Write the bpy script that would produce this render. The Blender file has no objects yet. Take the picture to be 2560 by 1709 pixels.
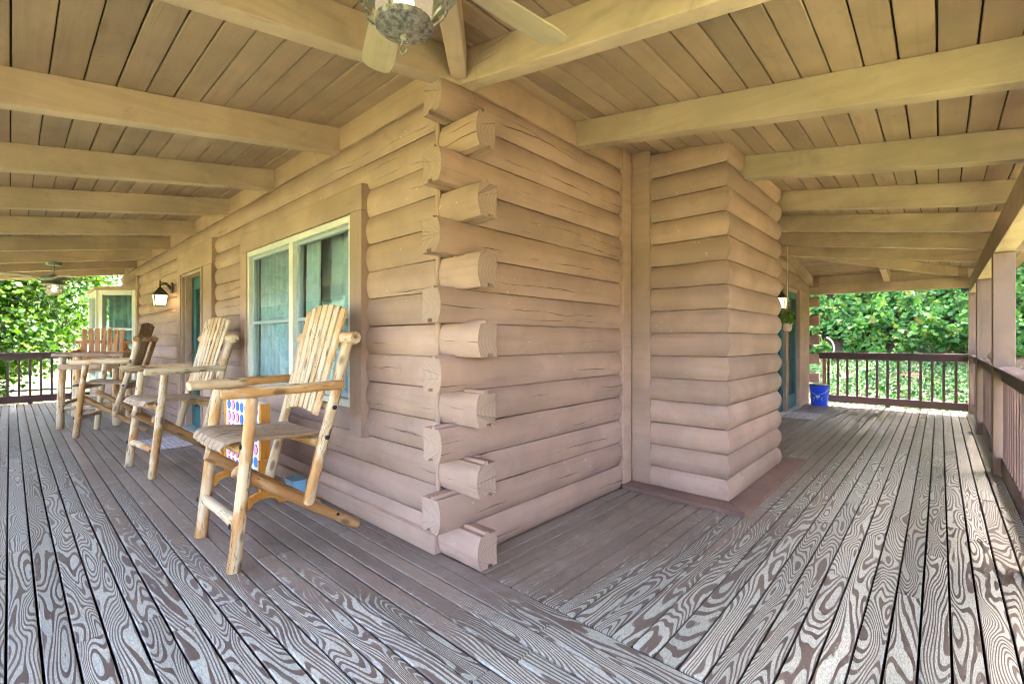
import bpy, math, random
import numpy as np
from mathutils import Vector, Matrix, noise as mnoise

random.seed(7)
rng = np.random.default_rng(11)
sc = bpy.context.scene
col = sc.collection

# ------------------------------------------------------------------ camera, sky, sun, exposure
CAM = (1.915, -1.655, 1.2)
cam_d = bpy.data.cameras.new('camera')
cam = bpy.data.objects.new('camera', cam_d)
col.objects.link(cam)
cam.location = CAM
TH = math.radians(42.71)                       # angle of +Y to the right of the optical axis
cam.rotation_euler = (math.radians(90), 0, TH)
cam_d.sensor_width = 36.0
cam_d.lens = 36.0 * 1159.0 / 2560.0
cam_d.shift_y = -(854.5 - 850.0) / 2560.0
cam_d.clip_end = 600
sc.camera = cam

SUN_EL = math.radians(62)
SUN_AZ = math.radians(5)                      # from +Y towards +X
w = bpy.data.worlds.new('World')
sc.world = w
w.use_nodes = True
nt = w.node_tree
nt.nodes.clear()
wo = nt.nodes.new('ShaderNodeOutputWorld')
bg = nt.nodes.new('ShaderNodeBackground')
sky = nt.nodes.new('ShaderNodeTexSky')
sky.sky_type = 'NISHITA'
sky.sun_disc = False
sky.sun_elevation = SUN_EL
sky.sun_rotation = SUN_AZ
sky.air_density = 0.5
sky.dust_density = 6.0
sky.ozone_density = 0.2
bg.inputs['Strength'].default_value = 0.15
nt.links.new(sky.outputs[0], bg.inputs['Color'])
nt.links.new(bg.outputs[0], wo.inputs['Surface'])

sun_d = bpy.data.lights.new('sun', 'SUN')
sun_d.energy = 2.0
sun_d.angle = math.radians(0.6)
sun_d.color = (1.0, 0.95, 0.86)
sun = bpy.data.objects.new('sun', sun_d)
col.objects.link(sun)
sv = Vector((math.sin(SUN_AZ) * math.cos(SUN_EL), math.cos(SUN_AZ) * math.cos(SUN_EL), math.sin(SUN_EL)))
sun.rotation_euler = sv.to_track_quat('Z', 'Y').to_euler()
sun.location = (4, 14, 20)

sc.view_settings.view_transform = 'Standard'
sc.view_settings.look = 'None'
sc.view_settings.gamma = 1.0
sc.view_settings.exposure = 5.2
sc.view_settings.use_curve_mapping = False
sc.cycles.use_denoising = True
sc.cycles.filter_width = 1.0
sc.cycles.max_bounces = 7
sc.cycles.diffuse_bounces = 4
sc.cycles.transparent_max_bounces = 8
sc.cycles.sample_clamp_indirect = 4.0
sc.cycles.use_adaptive_sampling = True
sc.cycles.adaptive_threshold = 0.045
sc.cycles.adaptive_min_samples = 12
sc.cycles.glossy_bounces = 3
sc.cycles.transmission_bounces = 3


# ------------------------------------------------------------------ node helpers
class NT:
    def __init__(self, name):
        m = bpy.data.materials.new(name)
        m.use_nodes = True
        self.m = m
        self.t = m.node_tree
        self.t.nodes.clear()
        self.out = self.t.nodes.new('ShaderNodeOutputMaterial')

    def n(self, typ, **kw):
        nd = self.t.nodes.new(typ)
        for k, v in kw.items():
            setattr(nd, k, v)
        return nd

    def set(self, sock, v):
        if hasattr(v, 'is_linked') or isinstance(v, bpy.types.NodeSocket):
            self.t.links.new(v, sock)
        elif v is not None:
            try:
                sock.default_value = v
            except Exception:
                sock.default_value = (*v, 1.0)

    def math(self, op, a, b=None, c=None, clamp=False):
        nd = self.n('ShaderNodeMath', operation=op, use_clamp=clamp)
        self.set(nd.inputs[0], a)
        if b is not None:
            self.set(nd.inputs[1], b)
        if c is not None:
            self.set(nd.inputs[2], c)
        return nd.outputs[0]

    def vmul(self, v, s):
        nd = self.n('ShaderNodeVectorMath', operation='MULTIPLY')
        self.set(nd.inputs[0], v)
        self.set(nd.inputs[1], s)
        return nd.outputs[0]

    def vadd(self, v, s):
        nd = self.n('ShaderNodeVectorMath', operation='ADD')
        self.set(nd.inputs[0], v)
        self.set(nd.inputs[1], s)
        return nd.outputs[0]

    def sep(self, v):
        nd = self.n('ShaderNodeSeparateXYZ')
        self.set(nd.inputs[0], v)
        return nd.outputs

    def comb(self, x, y, z):
        nd = self.n('ShaderNodeCombineXYZ')
        for i, a in enumerate((x, y, z)):
            self.set(nd.inputs[i], a)
        return nd.outputs[0]

    def noise(self, vec, scale, detail=2.0, rough=0.5, dist=0.0):
        nd = self.n('ShaderNodeTexNoise')
        self.set(nd.inputs['Vector'], vec)
        nd.inputs['Scale'].default_value = scale
        nd.inputs['Detail'].default_value = detail
        nd.inputs['Roughness'].default_value = rough
        nd.inputs['Distortion'].default_value = dist
        return nd.outputs['Fac']

    def ramp(self, v, a, b, c0=0.0, c1=1.0, smooth=True):
        nd = self.n('ShaderNodeMapRange')
        nd.interpolation_type = 'SMOOTHSTEP' if smooth else 'LINEAR'
        nd.clamp = True
        self.set(nd.inputs['Value'], v)
        self.set(nd.inputs['From Min'], a)
        self.set(nd.inputs['From Max'], b)
        self.set(nd.inputs['To Min'], c0)
        self.set(nd.inputs['To Max'], c1)
        return nd.outputs[0]

    def mix(self, f, a, b, mode='MIX'):
        nd = self.n('ShaderNodeMix', data_type='RGBA', blend_type=mode)
        self.set(nd.inputs[0], f)
        for s, v in ((nd.inputs[6], a), (nd.inputs[7], b)):
            if isinstance(v, tuple):
                s.default_value = (*v[:3], 1.0)
            else:
                self.set(s, v)
        return nd.outputs[2]

    def bump(self, h, strength=0.3, dist=0.01):
        nd = self.n('ShaderNodeBump')
        nd.inputs['Strength'].default_value = strength
        nd.inputs['Distance'].default_value = dist
        self.set(nd.inputs['Height'], h)
        return nd.outputs[0]

    def bsdf(self, color, rough=0.6, normal=None, spec=0.5, metal=0.0, emit=None, emit_s=0.0, **kw):
        nd = self.n('ShaderNodeBsdfPrincipled')
        if isinstance(color, tuple):
            nd.inputs['Base Color'].default_value = (*color[:3], 1.0)
        else:
            self.set(nd.inputs['Base Color'], color)
        self.set(nd.inputs['Roughness'], rough)
        nd.inputs['Specular IOR Level'].default_value = spec
        nd.inputs['Metallic'].default_value = metal
        if normal is not None:
            self.set(nd.inputs['Normal'], normal)
        if emit is not None:
            nd.inputs['Emission Color'].default_value = (*emit, 1.0)
            nd.inputs['Emission Strength'].default_value = emit_s
        return nd.outputs[0]

    def done(self, sh):
        self.t.links.new(sh, self.out.inputs['Surface'])
        return self.m

    def obj(self):
        return self.n('ShaderNodeTexCoord').outputs['Object']

    def rand(self):
        return self.n('ShaderNodeObjectInfo').outputs['Random']

    def pos(self):
        return self.n('ShaderNodeNewGeometry').outputs['Position']


def rnd_coord(N, sx, sy, sz):
    """object coordinates scaled per axis and shifted by the object's own random number"""
    r = N.rand()
    o = N.vmul(N.obj(), (sx, sy, sz))
    off = N.comb(N.math('MULTIPLY', r, 37.0), N.math('MULTIPLY', r, 91.0), N.math('MULTIPLY', r, 53.0))
    return N.vadd(o, off), r


def mat_simple(name, c, rough=0.5, metal=0.0, spec=0.5, var=0.0, scale=8.0, bump=0.0):
    N = NT(name)
    cc = c
    nrm = None
    if var > 0:
        v, r = rnd_coord(N, 1, 1, 1)
        f = N.noise(v, scale, 4, 0.6)
        dark = tuple(x * (1 - var) for x in c)
        lite = tuple(min(1, x * (1 + var)) for x in c)
        cc = N.mix(N.ramp(f, 0.3, 0.7), dark, lite)
        if bump > 0:
            nrm = N.bump(f, bump, 0.01)
    return N.done(N.bsdf(cc, rough, nrm, spec, metal))


def mat_paint(name, c, crack=0.0, specks=0.0, rough=0.62, grain=0.5):
    """painted sawn wood, grain along the object's X axis"""
    N = NT(name)
    v, r = rnd_coord(N, 1.0, 1.0, 1.0)
    long1 = N.vmul(v, (1.3, 22, 22))
    g = N.noise(long1, 1.0, 5, 0.6, 0.4)
    broad = N.noise(v, 2.2, 3, 0.55)
    stain = N.noise(v, 5.0, 5, 0.7, 0.6)
    hs = N.math('ADD', 0.85, N.math('MULTIPLY', r, 0.28))
    c1 = tuple(x * 0.84 for x in c)
    c2 = tuple(min(1, x * 1.14) for x in c)
    base = N.mix(N.ramp(broad, 0.3, 0.7), c1, c2)
    base = N.mix(N.math('MULTIPLY', N.ramp(g, 0.45, 0.72), 0.60 * grain), base, tuple(x * 0.6 for x in c))
    base = N.mix(N.math('MULTIPLY', N.ramp(stain, 0.54, 0.80), 0.50), base, tuple(x * 0.5 for x in (c[0], c[1] * 1.02, c[2] * 1.04)))
    knotv = N.n('ShaderNodeTexVoronoi')
    N.set(knotv.inputs['Vector'], N.vmul(v, (1.3, 6, 6)))
    knotv.inputs['Scale'].default_value = 1.0
    kn = N.ramp(knotv.outputs['Distance'], 0.05, 0.16, 1.0, 0.0)
    base = N.mix(N.math('MULTIPLY', kn, 0.42), base, tuple(x * 0.6 for x in c))
    bn = N.n('ShaderNodeVectorMath', operation='SCALE')
    N.set(bn.inputs[0], base)
    N.set(bn.inputs['Scale'], hs)
    base = N.mix(N.math('MULTIPLY', N.math('FRACT', N.math('MULTIPLY', r, 17.3)), 0.22), bn.outputs[0], (c[0] * 0.92, c[1] * 0.86, c[2] * 0.90))
    h = N.math('ADD', N.math('MULTIPLY', g, 0.7), N.math('ADD', N.math('MULTIPLY', stain, 0.35), N.math('MULTIPLY', kn, 0.35)))
    if crack > 0:
        ob = N.sep(N.obj())
        xx = N.math('ADD', ob[0], N.math('MULTIPLY', r, 77.0))
        tot = None
        for (sd, zlo, zr) in ((3.1, 0.045, 0.09), (11.7, 0.10, -0.07)):
            rr = N.math('FRACT', N.math('MULTIPLY', r, sd * 9.13))
            zc = N.math('ADD', zlo, N.math('MULTIPLY', rr, zr))
            zc = N.math('ADD', zc, N.math('MULTIPLY', N.math('SUBTRACT', N.noise(N.comb(N.math('MULTIPLY', xx, 1.6), sd, 0.0), 1.0, 3, 0.6), 0.5), 0.075))
            wd = N.ramp(N.noise(N.comb(N.math('MULTIPLY', xx, 1.5), sd + 5.0, rr), 1.0, 3, 0.6), 0.52, 0.68, 0.0, 0.0042, False)
            dd = N.math('ABSOLUTE', N.math('SUBTRACT', ob[2], zc))
            ln = N.ramp(N.math('SUBTRACT', dd, wd), -0.0016, 0.0, 1.0, 0.0)
            ln = N.math('MULTIPLY', ln, N.ramp(wd, 0.0002, 0.0012))
            tot = ln if tot is None else N.math('MAXIMUM', tot, ln)
        ck = N.math('MULTIPLY', tot, crack)
        base = N.mix(ck, base, (0.05, 0.033, 0.024))
        h = N.math('SUBTRACT', h, N.math('MULTIPLY', ck, 1.6))
    if specks > 0:
        sp = N.n('ShaderNodeTexVoronoi')
        N.set(sp.inputs['Vector'], N.vmul(v, (15, 22, 22)))
        sp.inputs['Scale'].default_value = 1.0
        sd = N.ramp(sp.outputs['Distance'], 0.07, 0.13, 1.0, 0.0)
        gt = N.ramp(N.noise(v, 2.6, 3, 0.6), 0.50, 0.66)
        base = N.mix(N.math('MULTIPLY', N.math('MULTIPLY', sd, gt), specks), base, (0.72, 0.66, 0.58))
    nrm = N.bump(h, 0.5, 0.008)
    return N.done(N.bsdf(base, rough, nrm, 0.35))


def mat_deck():
    N = NT('weathered_deck')
    r = N.rand()
    o = N.sep(N.obj())
    x, y = o[0], o[1]
    x = N.math('ADD', x, N.math('MULTIPLY', r, 173.0))
    P = N.sep(N.pos())
    # grain: contour lines of a stretched smooth field
    r2 = N.math('FRACT', N.math('MULTIPLY', r, 7.31))
    r3 = N.math('FRACT', N.math('MULTIPLY', r, 23.7))
    z0 = N.math('MULTIPLY', r, 61.0)
    f1 = N.noise(N.comb(N.math('MULTIPLY', x, 1.2), N.math('MULTIPLY', y, 8.0), z0), 1.0, 1.0, 0.30, 0.35)
    wob = N.noise(N.comb(N.math('MULTIPLY', x, 5.0), N.math('MULTIPLY', y, 20.0), z0), 1.0, 2.0, 0.5)
    kv = N.n('ShaderNodeTexVoronoi')
    kv.feature = 'SMOOTH_F1'
    N.set(kv.inputs['Vector'], N.comb(N.math('MULTIPLY', x, 1.15), N.math('MULTIPLY', y, 8.0), z0))
    kv.inputs['Scale'].default_value = 1.0
    kv.inputs['Smoothness'].default_value = 0.15
    knot = N.ramp(kv.outputs['Distance'], 0.0, 0.42, 1.0, 0.0)
    K = N.math('ADD', 16.0, N.math('MULTIPLY', r2, 18.0))
    lin = N.math('MULTIPLY', y, N.math('MULTIPLY', N.ramp(r3, 0.45, 1.0), 80.0))
    val = N.math('MULTIPLY', f1, K)
    val = N.math('ADD', val, lin)
    val = N.math('ADD', val, N.math('MULTIPLY', knot, 3.0))
    val = N.math('ADD', val, N.math('MULTIPLY', wob, 0.7))
    s = N.math('SINE', N.math('MULTIPLY', val, 6.2832))
    fine = N.noise(N.comb(N.math('MULTIPLY', x, 60.0), N.math('MULTIPLY', y, 260.0), z0), 1.0, 3, 0.6)
    s = N.math('ADD', s, N.math('MULTIPLY', N.math('SUBTRACT', fine, 0.5), 1.1))
    # where foot traffic and rain have worn the paint away
    wn = N.noise(N.pos(), 1.5, 3, 0.6)
    wn2 = N.noise(N.comb(N.math('MULTIPLY', x, 5.0), N.math('MULTIPLY', y, 30.0), z0), 1.0, 3, 0.65)
    bl = N.math('ADD', 0.38, N.math('MULTIPLY', 0.34, N.math('SQRT', N.math('MAXIMUM', 0.0, N.math('MULTIPLY', P[0], -1.0)))))
    br = N.math('ADD', 0.26, N.math('MULTIPLY', 0.42, N.math('SQRT', N.math('MAXIMUM', 0.0, P[1]))))
    dl = N.math('SUBTRACT', N.math('MULTIPLY', P[1], -1.0), bl)
    dr = N.math('SUBTRACT', P[0], br)
    d = N.math('MAXIMUM', dl, dr)
    d = N.math('ADD', d, N.math('MULTIPLY', N.math('SUBTRACT', wn, 0.5), 0.5))
    d = N.math('ADD', d, N.math('MULTIPLY', N.math('SUBTRACT', wn2, 0.5), 0.75))
    d = N.math('ADD', d, N.math('MULTIPLY', N.math('SUBTRACT', r2, 0.5), 0.30))
    chip = N.noise(N.comb(N.math('MULTIPLY', x, 34.0), N.math('MULTIPLY', y, 90.0), z0), 1.0, 3, 0.7)
    d = N.math('ADD', d, N.math('MULTIPLY', N.math('SUBTRACT', chip, 0.5), 0.55))
    wear = N.ramp(d, -0.18, 0.52)
    t = N.ramp(wear, 0.0, 1.0, -1.75, 0.22, False)
    brown = N.ramp(s, N.math('SUBTRACT', t, 0.22), N.math('ADD', t, 0.22))
    edge = N.ramp(N.math('ADD', N.math('ABSOLUTE', y), N.math('MULTIPLY', N.math('SUBTRACT', fine, 0.5), 0.006)), 0.0392, 0.0408)
    top = N.ramp(o[2], -0.0045, -0.0020)
    edge = N.math('MULTIPLY', N.math('MULTIPLY', edge, top), N.math('MULTIPLY', N.ramp(wn2, 0.30, 0.5, 0.15, 0.6), N.ramp(P[0], -0.6, 0.4, 1.0, 0.25)))
    scr = N.noise(N.comb(N.math('MULTIPLY', x, 14.0), N.math('MULTIPLY', y, 70.0), z0), 1.0, 4, 0.7, 1.0)
    scr = N.math('MULTIPLY', N.ramp(scr, 0.63, 0.69), N.ramp(wear, 0.0, 0.25, 0.55, 0.9))
    white = N.math('MAXIMUM', N.math('SUBTRACT', 1.0, brown), N.math('MAXIMUM', edge, N.math('MULTIPLY', scr, 0.8)))
    cb = N.mix(N.ramp(wn, 0.3, 0.7), (0.182, 0.138, 0.106), (0.255, 0.198, 0.156))
    cb = N.mix(N.math('MULTIPLY', N.ramp(wn2, 0.5, 0.8), 0.4), cb, (0.32, 0.28, 0.24))
    scuff = N.noise(N.vmul(N.pos(), (1.0, 1.0, 1.0)), 4.5, 5, 0.7)
    cb = N.mix(N.math('MULTIPLY', N.ramp(scuff, 0.50, 0.70), 0.40), cb, (0.34, 0.31, 0.275))
    cb = N.mix(N.math('MULTIPLY', N.ramp(s, -0.2, 0.9), 0.22), cb, (0.10, 0.075, 0.068))
    cw = N.mix(N.ramp(fine, 0.3, 0.7), (0.31, 0.312, 0.262), (0.515, 0.52, 0.44))
    cb = N.mix(N.math('MULTIPLY', N.ramp(wear, 0.25, 0.85), 0.60), cb, (0.090, 0.064, 0.055))
    # green-brown damp film along the far end of the right-hand deck
    moss = N.math('MULTIPLY', N.ramp(P[1], 3.0, 6.5), N.ramp(wn, 0.3, 0.6, 0.35, 0.75))
    cw = N.mix(moss, cw, (0.17, 0.155, 0.095))
    cb = N.mix(N.math('MULTIPLY', moss, 0.5), cb, (0.10, 0.085, 0.055))
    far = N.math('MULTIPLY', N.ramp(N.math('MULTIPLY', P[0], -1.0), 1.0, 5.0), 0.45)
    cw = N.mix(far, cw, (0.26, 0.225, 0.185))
    c = N.mix(white, cb, cw)
    c = N.mix(N.ramp(o[2], -0.010, -0.006, 1.0, 0.0), c, (0.070, 0.050, 0.042))  # board sides coloured dark, so shade in the gaps is painted in
    tint = N.math('ADD', 0.80, N.math('MULTIPLY', r3, 0.36))
    bn = N.n('ShaderNodeVectorMath', operation='SCALE')
    N.set(bn.inputs[0], c)
    N.set(bn.inputs['Scale'], tint)
    h = N.math('ADD', N.math('MULTIPLY', brown, 0.7), N.math('MULTIPLY', fine, 0.4))
    nrm = N.bump(h, 0.45, 0.003)
    rough = N.ramp(white, 0, 1, 0.50, 0.72)
    return N.done(N.bsdf(bn.outputs[0], rough, nrm, 0.4))


def mat_peeled(name, c1, c2, dark=(0.10, 0.06, 0.03), amount=0.5):
    """peeled cedar pole: pale sapwood, orange inner-bark patches, knots, checks; grain along local X"""
    N = NT(name)
    v, r = rnd_coord(N, 1, 1, 1)
    patch = N.noise(N.vmul(v, (3.0, 9, 9)), 1.0, 4, 0.6, 0.6)
    pr = N.math('ADD', N.math('MULTIPLY', r, 0.16), 0.40 + 0.12 * (0.5 - amount))
    base = N.mix(N.ramp(patch, pr, N.math('ADD', pr, 0.14)), c1, c2)
    streak = N.noise(N.vmul(v, (4, 70, 70)), 1.0, 3, 0.6)
    base = N.mix(N.math('MULTIPLY', N.ramp(streak, 0.5, 0.75), 0.4), base, tuple(x * 0.55 for x in c2))
    kn = N.n('ShaderNodeTexVoronoi')
    N.set(kn.inputs['Vector'], N.vmul(v, (5.5, 13, 13)))
    kn.inputs['Scale'].default_value = 1.0
    kd = N.ramp(kn.outputs['Distance'], 0.12, 0.27, 1.0, 0.0)
    base = N.mix(N.math('MULTIPLY', kd, 0.75), base, dark)
    ck = N.noise(N.vmul(v, (2.2, 24, 24)), 1.0, 4, 0.6, 0.4)
    line = N.ramp(N.math('ABSOLUTE', N.math('SUBTRACT', ck, 0.5)), 0.003, 0.012, 1.0, 0.0)
    gate = N.ramp(N.noise(N.vmul(v, (3, 8, 8)), 1.0, 2, 0.5), 0.46, 0.56)
    lk = N.math('MULTIPLY', line, gate)
    base = N.mix(N.math('MULTIPLY', lk, 0.85), base, dark)
    h = N.math('SUBTRACT', N.math('ADD', N.math('MULTIPLY', patch, 0.6), N.math('MULTIPLY', streak, 0.3)), lk)
    return N.done(N.bsdf(base, 0.55, N.bump(h, 0.4, 0.006), 0.4))


def mat_endgrain(name, c):
    N = NT(name)
    v, r = rnd_coord(N, 1, 1, 1)
    s = N.sep(N.obj())
    off = N.math('MULTIPLY', N.math('SUBTRACT', r, 0.5), 0.06)
    yy = N.math('ADD', N.math('ADD', s[1], 0.06), off)
    zz = N.math('SUBTRACT', s[2], 0.085)
    d = N.math('SQRT', N.math('ADD', N.math('MULTIPLY', yy, yy), N.math('MULTIPLY', zz, zz)))
    d = N.math('ADD', d, N.math('MULTIPLY', N.noise(v, 25, 3, 0.6), 0.012))
    rg = N.math('SINE', N.math('MULTIPLY', d, 620.0))
    blot = N.noise(v, 34, 4, 0.7)
    base = N.mix(N.ramp(rg, -1, 1), tuple(x * 0.80 for x in c), tuple(x * 1.05 for x in c))
    ang = N.math('ARCTAN2', zz, yy)
    sn = N.noise(N.comb(N.math('MULTIPLY', ang, 1.1), N.math('MULTIPLY', r, 40.0), 0.0), 1.0, 2, 0.6)
    spl = N.math('MULTIPLY', N.ramp(N.math('ABSOLUTE', N.math('SUBTRACT', sn, 0.52)), 0.002, 0.010, 1.0, 0.0), N.ramp(d, 0.012, 0.03))
    base = N.mix(N.math('MULTIPLY', spl, 0.55), base, (0.12, 0.08, 0.06))
    base = N.mix(N.math('MULTIPLY', N.ramp(blot, 0.55, 0.75), 0.35), base, (0.40, 0.31, 0.25))
    h = N.math('ADD', N.math('MULTIPLY', rg, 0.25), N.math('MULTIPLY', blot, 0.8))
    return N.done(N.bsdf(base, 0.75, N.bump(h, 0.4, 0.004), 0.3))


def mat_leaf(name, ca, cb, cc=None, trans=0.35, rough=0.42):
    N = NT(name)
    at = N.n('ShaderNodeAttribute')
    at.attribute_name = 'leafrand'
    f = at.outputs['Fac']
    base = N.mix(N.ramp(f, 0.0, 0.8), ca, cb)
    if cc is not None:
        base = N.mix(N.ramp(f, 0.93, 0.96), base, cc)
    p = N.bsdf(base, rough, None, 0.22)
    tr = N.n('ShaderNodeBsdfTranslucent')
    b2 = N.mix(1.0, base, (1.0, 1.25, 0.55), 'MULTIPLY')
    N.set(tr.inputs['Color'], b2)
    mx = N.n('ShaderNodeMixShader')
    mx.inputs[0].default_value = trans
    N.t.links.new(p, mx.inputs[1])
    N.t.links.new(tr.outputs[0], mx.inputs[2])
    return N.done(mx.outputs[0])


def mat_glass(name, tint=(0.90, 0.97, 0.98), refl=0.07):
    N = NT(name)
    tr = N.n('ShaderNodeBsdfTransparent')
    tr.inputs['Color'].default_value = (*tint, 1)
    gl = N.n('ShaderNodeBsdfGlossy')
    gl.inputs['Roughness'].default_value = 0.02
    v = N.obj()
    N.set(gl.inputs['Normal'], N.bump(N.noise(v, 1.2, 1, 0.4), 0.015, 0.1))
    fr = N.n('ShaderNodeLayerWeight')
    fr.inputs['Blend'].default_value = 0.5
    fac = N.math('ADD', N.math('MULTIPLY', N.math('POWER', fr.outputs['Facing'], 4.0), 0.55), refl, clamp=True)
    mx = N.n('ShaderNodeMixShader')
    N.t.links.new(fac, mx.inputs[0])
    N.t.links.new(tr.outputs[0], mx.inputs[1])
    N.t.links.new(gl.outputs[0], mx.inputs[2])
    return N.done(mx.outputs[0])


def mat_emit(name, c, s):
    N = NT(name)
    e = N.n('ShaderNodeEmission')
    e.inputs['Color'].default_value = (*c, 1)
    e.inputs['Strength'].default_value = s
    return N.done(e.outputs[0])


def mat_lampglass(name, c, s, clear=0.5):
    N = NT(name)
    e = N.n('ShaderNodeEmission')
    e.inputs['Color'].default_value = (*c, 1)
    e.inputs['Strength'].default_value = s
    tr = N.n('ShaderNodeBsdfTransparent')
    mx = N.n('ShaderNodeMixShader')
    mx.inputs[0].default_value = clear
    N.t.links.new(e.outputs[0], mx.inputs[1])
    N.t.links.new(tr.outputs[0], mx.inputs[2])
    return N.done(mx.outputs[0])


def mat_ground(name, a, b, c, scale=0.6, fine=9.0):
    N = NT(name)
    p = N.pos()
    f = N.noise(p, scale, 4, 0.6)
    g = N.noise(p, fine, 4, 0.7)
    base = N.mix(N.ramp(f, 0.35, 0.65), a, b)
    base = N.mix(N.math('MULTIPLY', N.ramp(g, 0.45, 0.7), 0.6), base, c)
    return N.done(N.bsdf(base, 0.85, N.bump(g, 0.6, 0.05), 0.2))


M = {}
M['log'] = mat_paint('taupe_log_paint', (0.385, 0.258, 0.190), crack=0.75, specks=0.6)
M['siding'] = mat_paint('taupe_siding_paint', (0.375, 0.252, 0.186), crack=0.0, specks=0.6)
M['beam'] = mat_paint('tan_beam_paint', (0.46, 0.350, 0.245), crack=0.30)
M['plank'] = mat_paint('tan_plank_paint', (0.335, 0.236, 0.164), crack=0.0)
M['trim'] = mat_paint('taupe_trim_paint', (0.395, 0.268, 0.188), crack=0.25, specks=0.2)
M['post'] = mat_paint('post_paint', (0.235, 0.160, 0.122), crack=0.3)
M['rail'] = mat_paint('dark_rail_paint', (0.085, 0.048, 0.044), crack=0.0)
M['baluster'] = mat_paint('baluster_paint', (0.20, 0.125, 0.105), crack=0.0)
M['skirt'] = mat_paint('brown_skirt_paint', (0.19, 0.115, 0.09), crack=0.2, specks=0.4)
M['endgrain'] = mat_endgrain('log_end_grain', (0.39, 0.27, 0.20))
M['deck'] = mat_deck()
M['dark'] = mat_simple('dark_void', (0.012, 0.011, 0.010), 0.9)
M['roofing'] = mat_simple('roof_underlay', (0.05, 0.042, 0.035), 0.9)
M['pole'] = mat_peeled('peeled_cedar_pole', (0.62, 0.48, 0.29), (0.50, 0.26, 0.085), amount=0.6)
M['runner'] = mat_peeled('barky_cedar_pole', (0.42, 0.26, 0.11), (0.36, 0.17, 0.055), amount=0.9)
M['slat'] = mat_peeled('cedar_slat', (0.64, 0.50, 0.31), (0.56, 0.34, 0.14), amount=0.4)
M['seat'] = mat_peeled('weathered_seat', (0.36, 0.26, 0.17), (0.28, 0.17, 0.09), amount=0.5)
M['orange_slat'] = mat_peeled('orange_cedar_slat', (0.56, 0.29, 0.12), (0.48, 0.21, 0.07), amount=0.5)
M['live_edge'] = mat_peeled('live_edge_slab', (0.40, 0.27, 0.18), (0.36, 0.20, 0.10), amount=0.5)
M['plug'] = mat_simple('dark_bolt', (0.02, 0.024, 0.028), 0.4, 0.6)
M['vinyl'] = mat_simple('cream_vinyl', (0.66, 0.66, 0.55), 0.35, var=0.05)
M['sash'] = mat_simple('grey_sash', (0.36, 0.42, 0.41), 0.4, var=0.05)
M['glass'] = mat_glass('window_glass')
M['curtain'] = mat_simple('pale_curtain', (0.56, 0.67, 0.67), 0.9, var=0.08)
M['blind'] = mat_simple('teal_blind', (0.26, 0.40, 0.39), 0.9, var=0.2)  # backing colour that gives the bay panes their dim teal look
M['room'] = mat_simple('room_wall', (0.16, 0.20, 0.20), 0.9)
M['teal'] = mat_simple('teal_door_paint', (0.008, 0.115, 0.115), 0.35, var=0.15, scale=4)
M['brass'] = mat_simple('brass', (0.55, 0.38, 0.14), 0.3, 1.0)
M['silver'] = mat_simple('silver', (0.80, 0.82, 0.83), 0.38, 0.85)
M['threshold'] = mat_simple('grey_threshold', (0.34, 0.35, 0.33), 0.5, var=0.15)
M['galv'] = mat_simple('galvanised_metal', (0.30, 0.29, 0.26), 0.45, 0.75, var=0.55, scale=60, bump=0.15)
M['fanmetal'] = mat_simple('sage_fan_metal', (0.20, 0.23, 0.19), 0.45, 0.2, var=0.2, scale=30)
M['blade'] = mat_paint('tan_fan_blade', (0.46, 0.38, 0.26), crack=0.0)
M['verdigris'] = mat_simple('verdigris_bronze', (0.13, 0.13, 0.075), 0.5, 0.6, var=0.5, scale=40, bump=0.2)
M['bulb'] = mat_emit('warm_bulb', (1.0, 0.62, 0.26), 4.0)
M['fanbulb'] = mat_emit('warm_fan_bulb', (1.0, 0.66, 0.30), 0.9)
M['lampglass'] = mat_lampglass('lit_lamp_glass', (1.0, 0.80, 0.48), 0.075, 0.45)
M['fanglass'] = mat_lampglass('lit_fan_glass', (1.0, 0.76, 0.46), 0.022, 0.50)
M['gamewood'] = mat_peeled('orange_varnished_pine', (0.66, 0.30, 0.045), (0.58, 0.23, 0.03), dark=(0.25, 0.09, 0.02), amount=0.5)
M['gamewhite'] = mat_simple('white_board', (0.74, 0.73, 0.66), 0.5)
M['gameblue'] = mat_simple('blue_disc', (0.03, 0.16, 0.50), 0.4)
M['gamepink'] = mat_simple('pink_disc', (0.75, 0.33, 0.52), 0.4)
M['gamered'] = mat_simple('magenta_disc_edge', (0.55, 0.01, 0.10), 0.4)
M['tub'] = mat_simple('light_blue_tub', (0.24, 0.50, 0.66), 0.4, var=0.08)
M['white'] = mat_simple('white_print', (0.75, 0.76, 0.76), 0.5)
M['bucket'] = mat_simple('blue_bucket', (0.006, 0.085, 0.80), 0.32)
M['black'] = mat_simple('black_plastic', (0.012, 0.012, 0.013), 0.45)
M['stick'] = mat_simple('orange_stick', (0.45, 0.22, 0.09), 0.5, var=0.2, scale=30)
M['terracotta'] = mat_simple('pale_pot', (0.66, 0.54, 0.40), 0.7, var=0.15)
M['hose'] = mat_simple('white_hose', (0.72, 0.74, 0.72), 0.4)
M['soil'] = mat_ground('hill_soil', (0.045, 0.027, 0.018), (0.03, 0.032, 0.012), (0.075, 0.042, 0.024), 1.2, 7)
M['lawn'] = mat_ground('sunlit_lawn', (0.10, 0.115, 0.038), (0.13, 0.13, 0.055), (0.075, 0.09, 0.027), 0.5, 8)
M['road'] = mat_ground('pale_road', (0.12, 0.12, 0.12), (0.15, 0.15, 0.145), (0.10, 0.10, 0.10), 0.5, 20)
M['bark'] = mat_simple('tree_bark', (0.085, 0.06, 0.042), 0.9, var=0.4, scale=12, bump=0.6)
M['maple'] = mat_leaf('maple_leaf', (0.006, 0.034, 0.002), (0.040, 0.092, 0.003), (0.085, 0.105, 0.008), 0.38)
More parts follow.
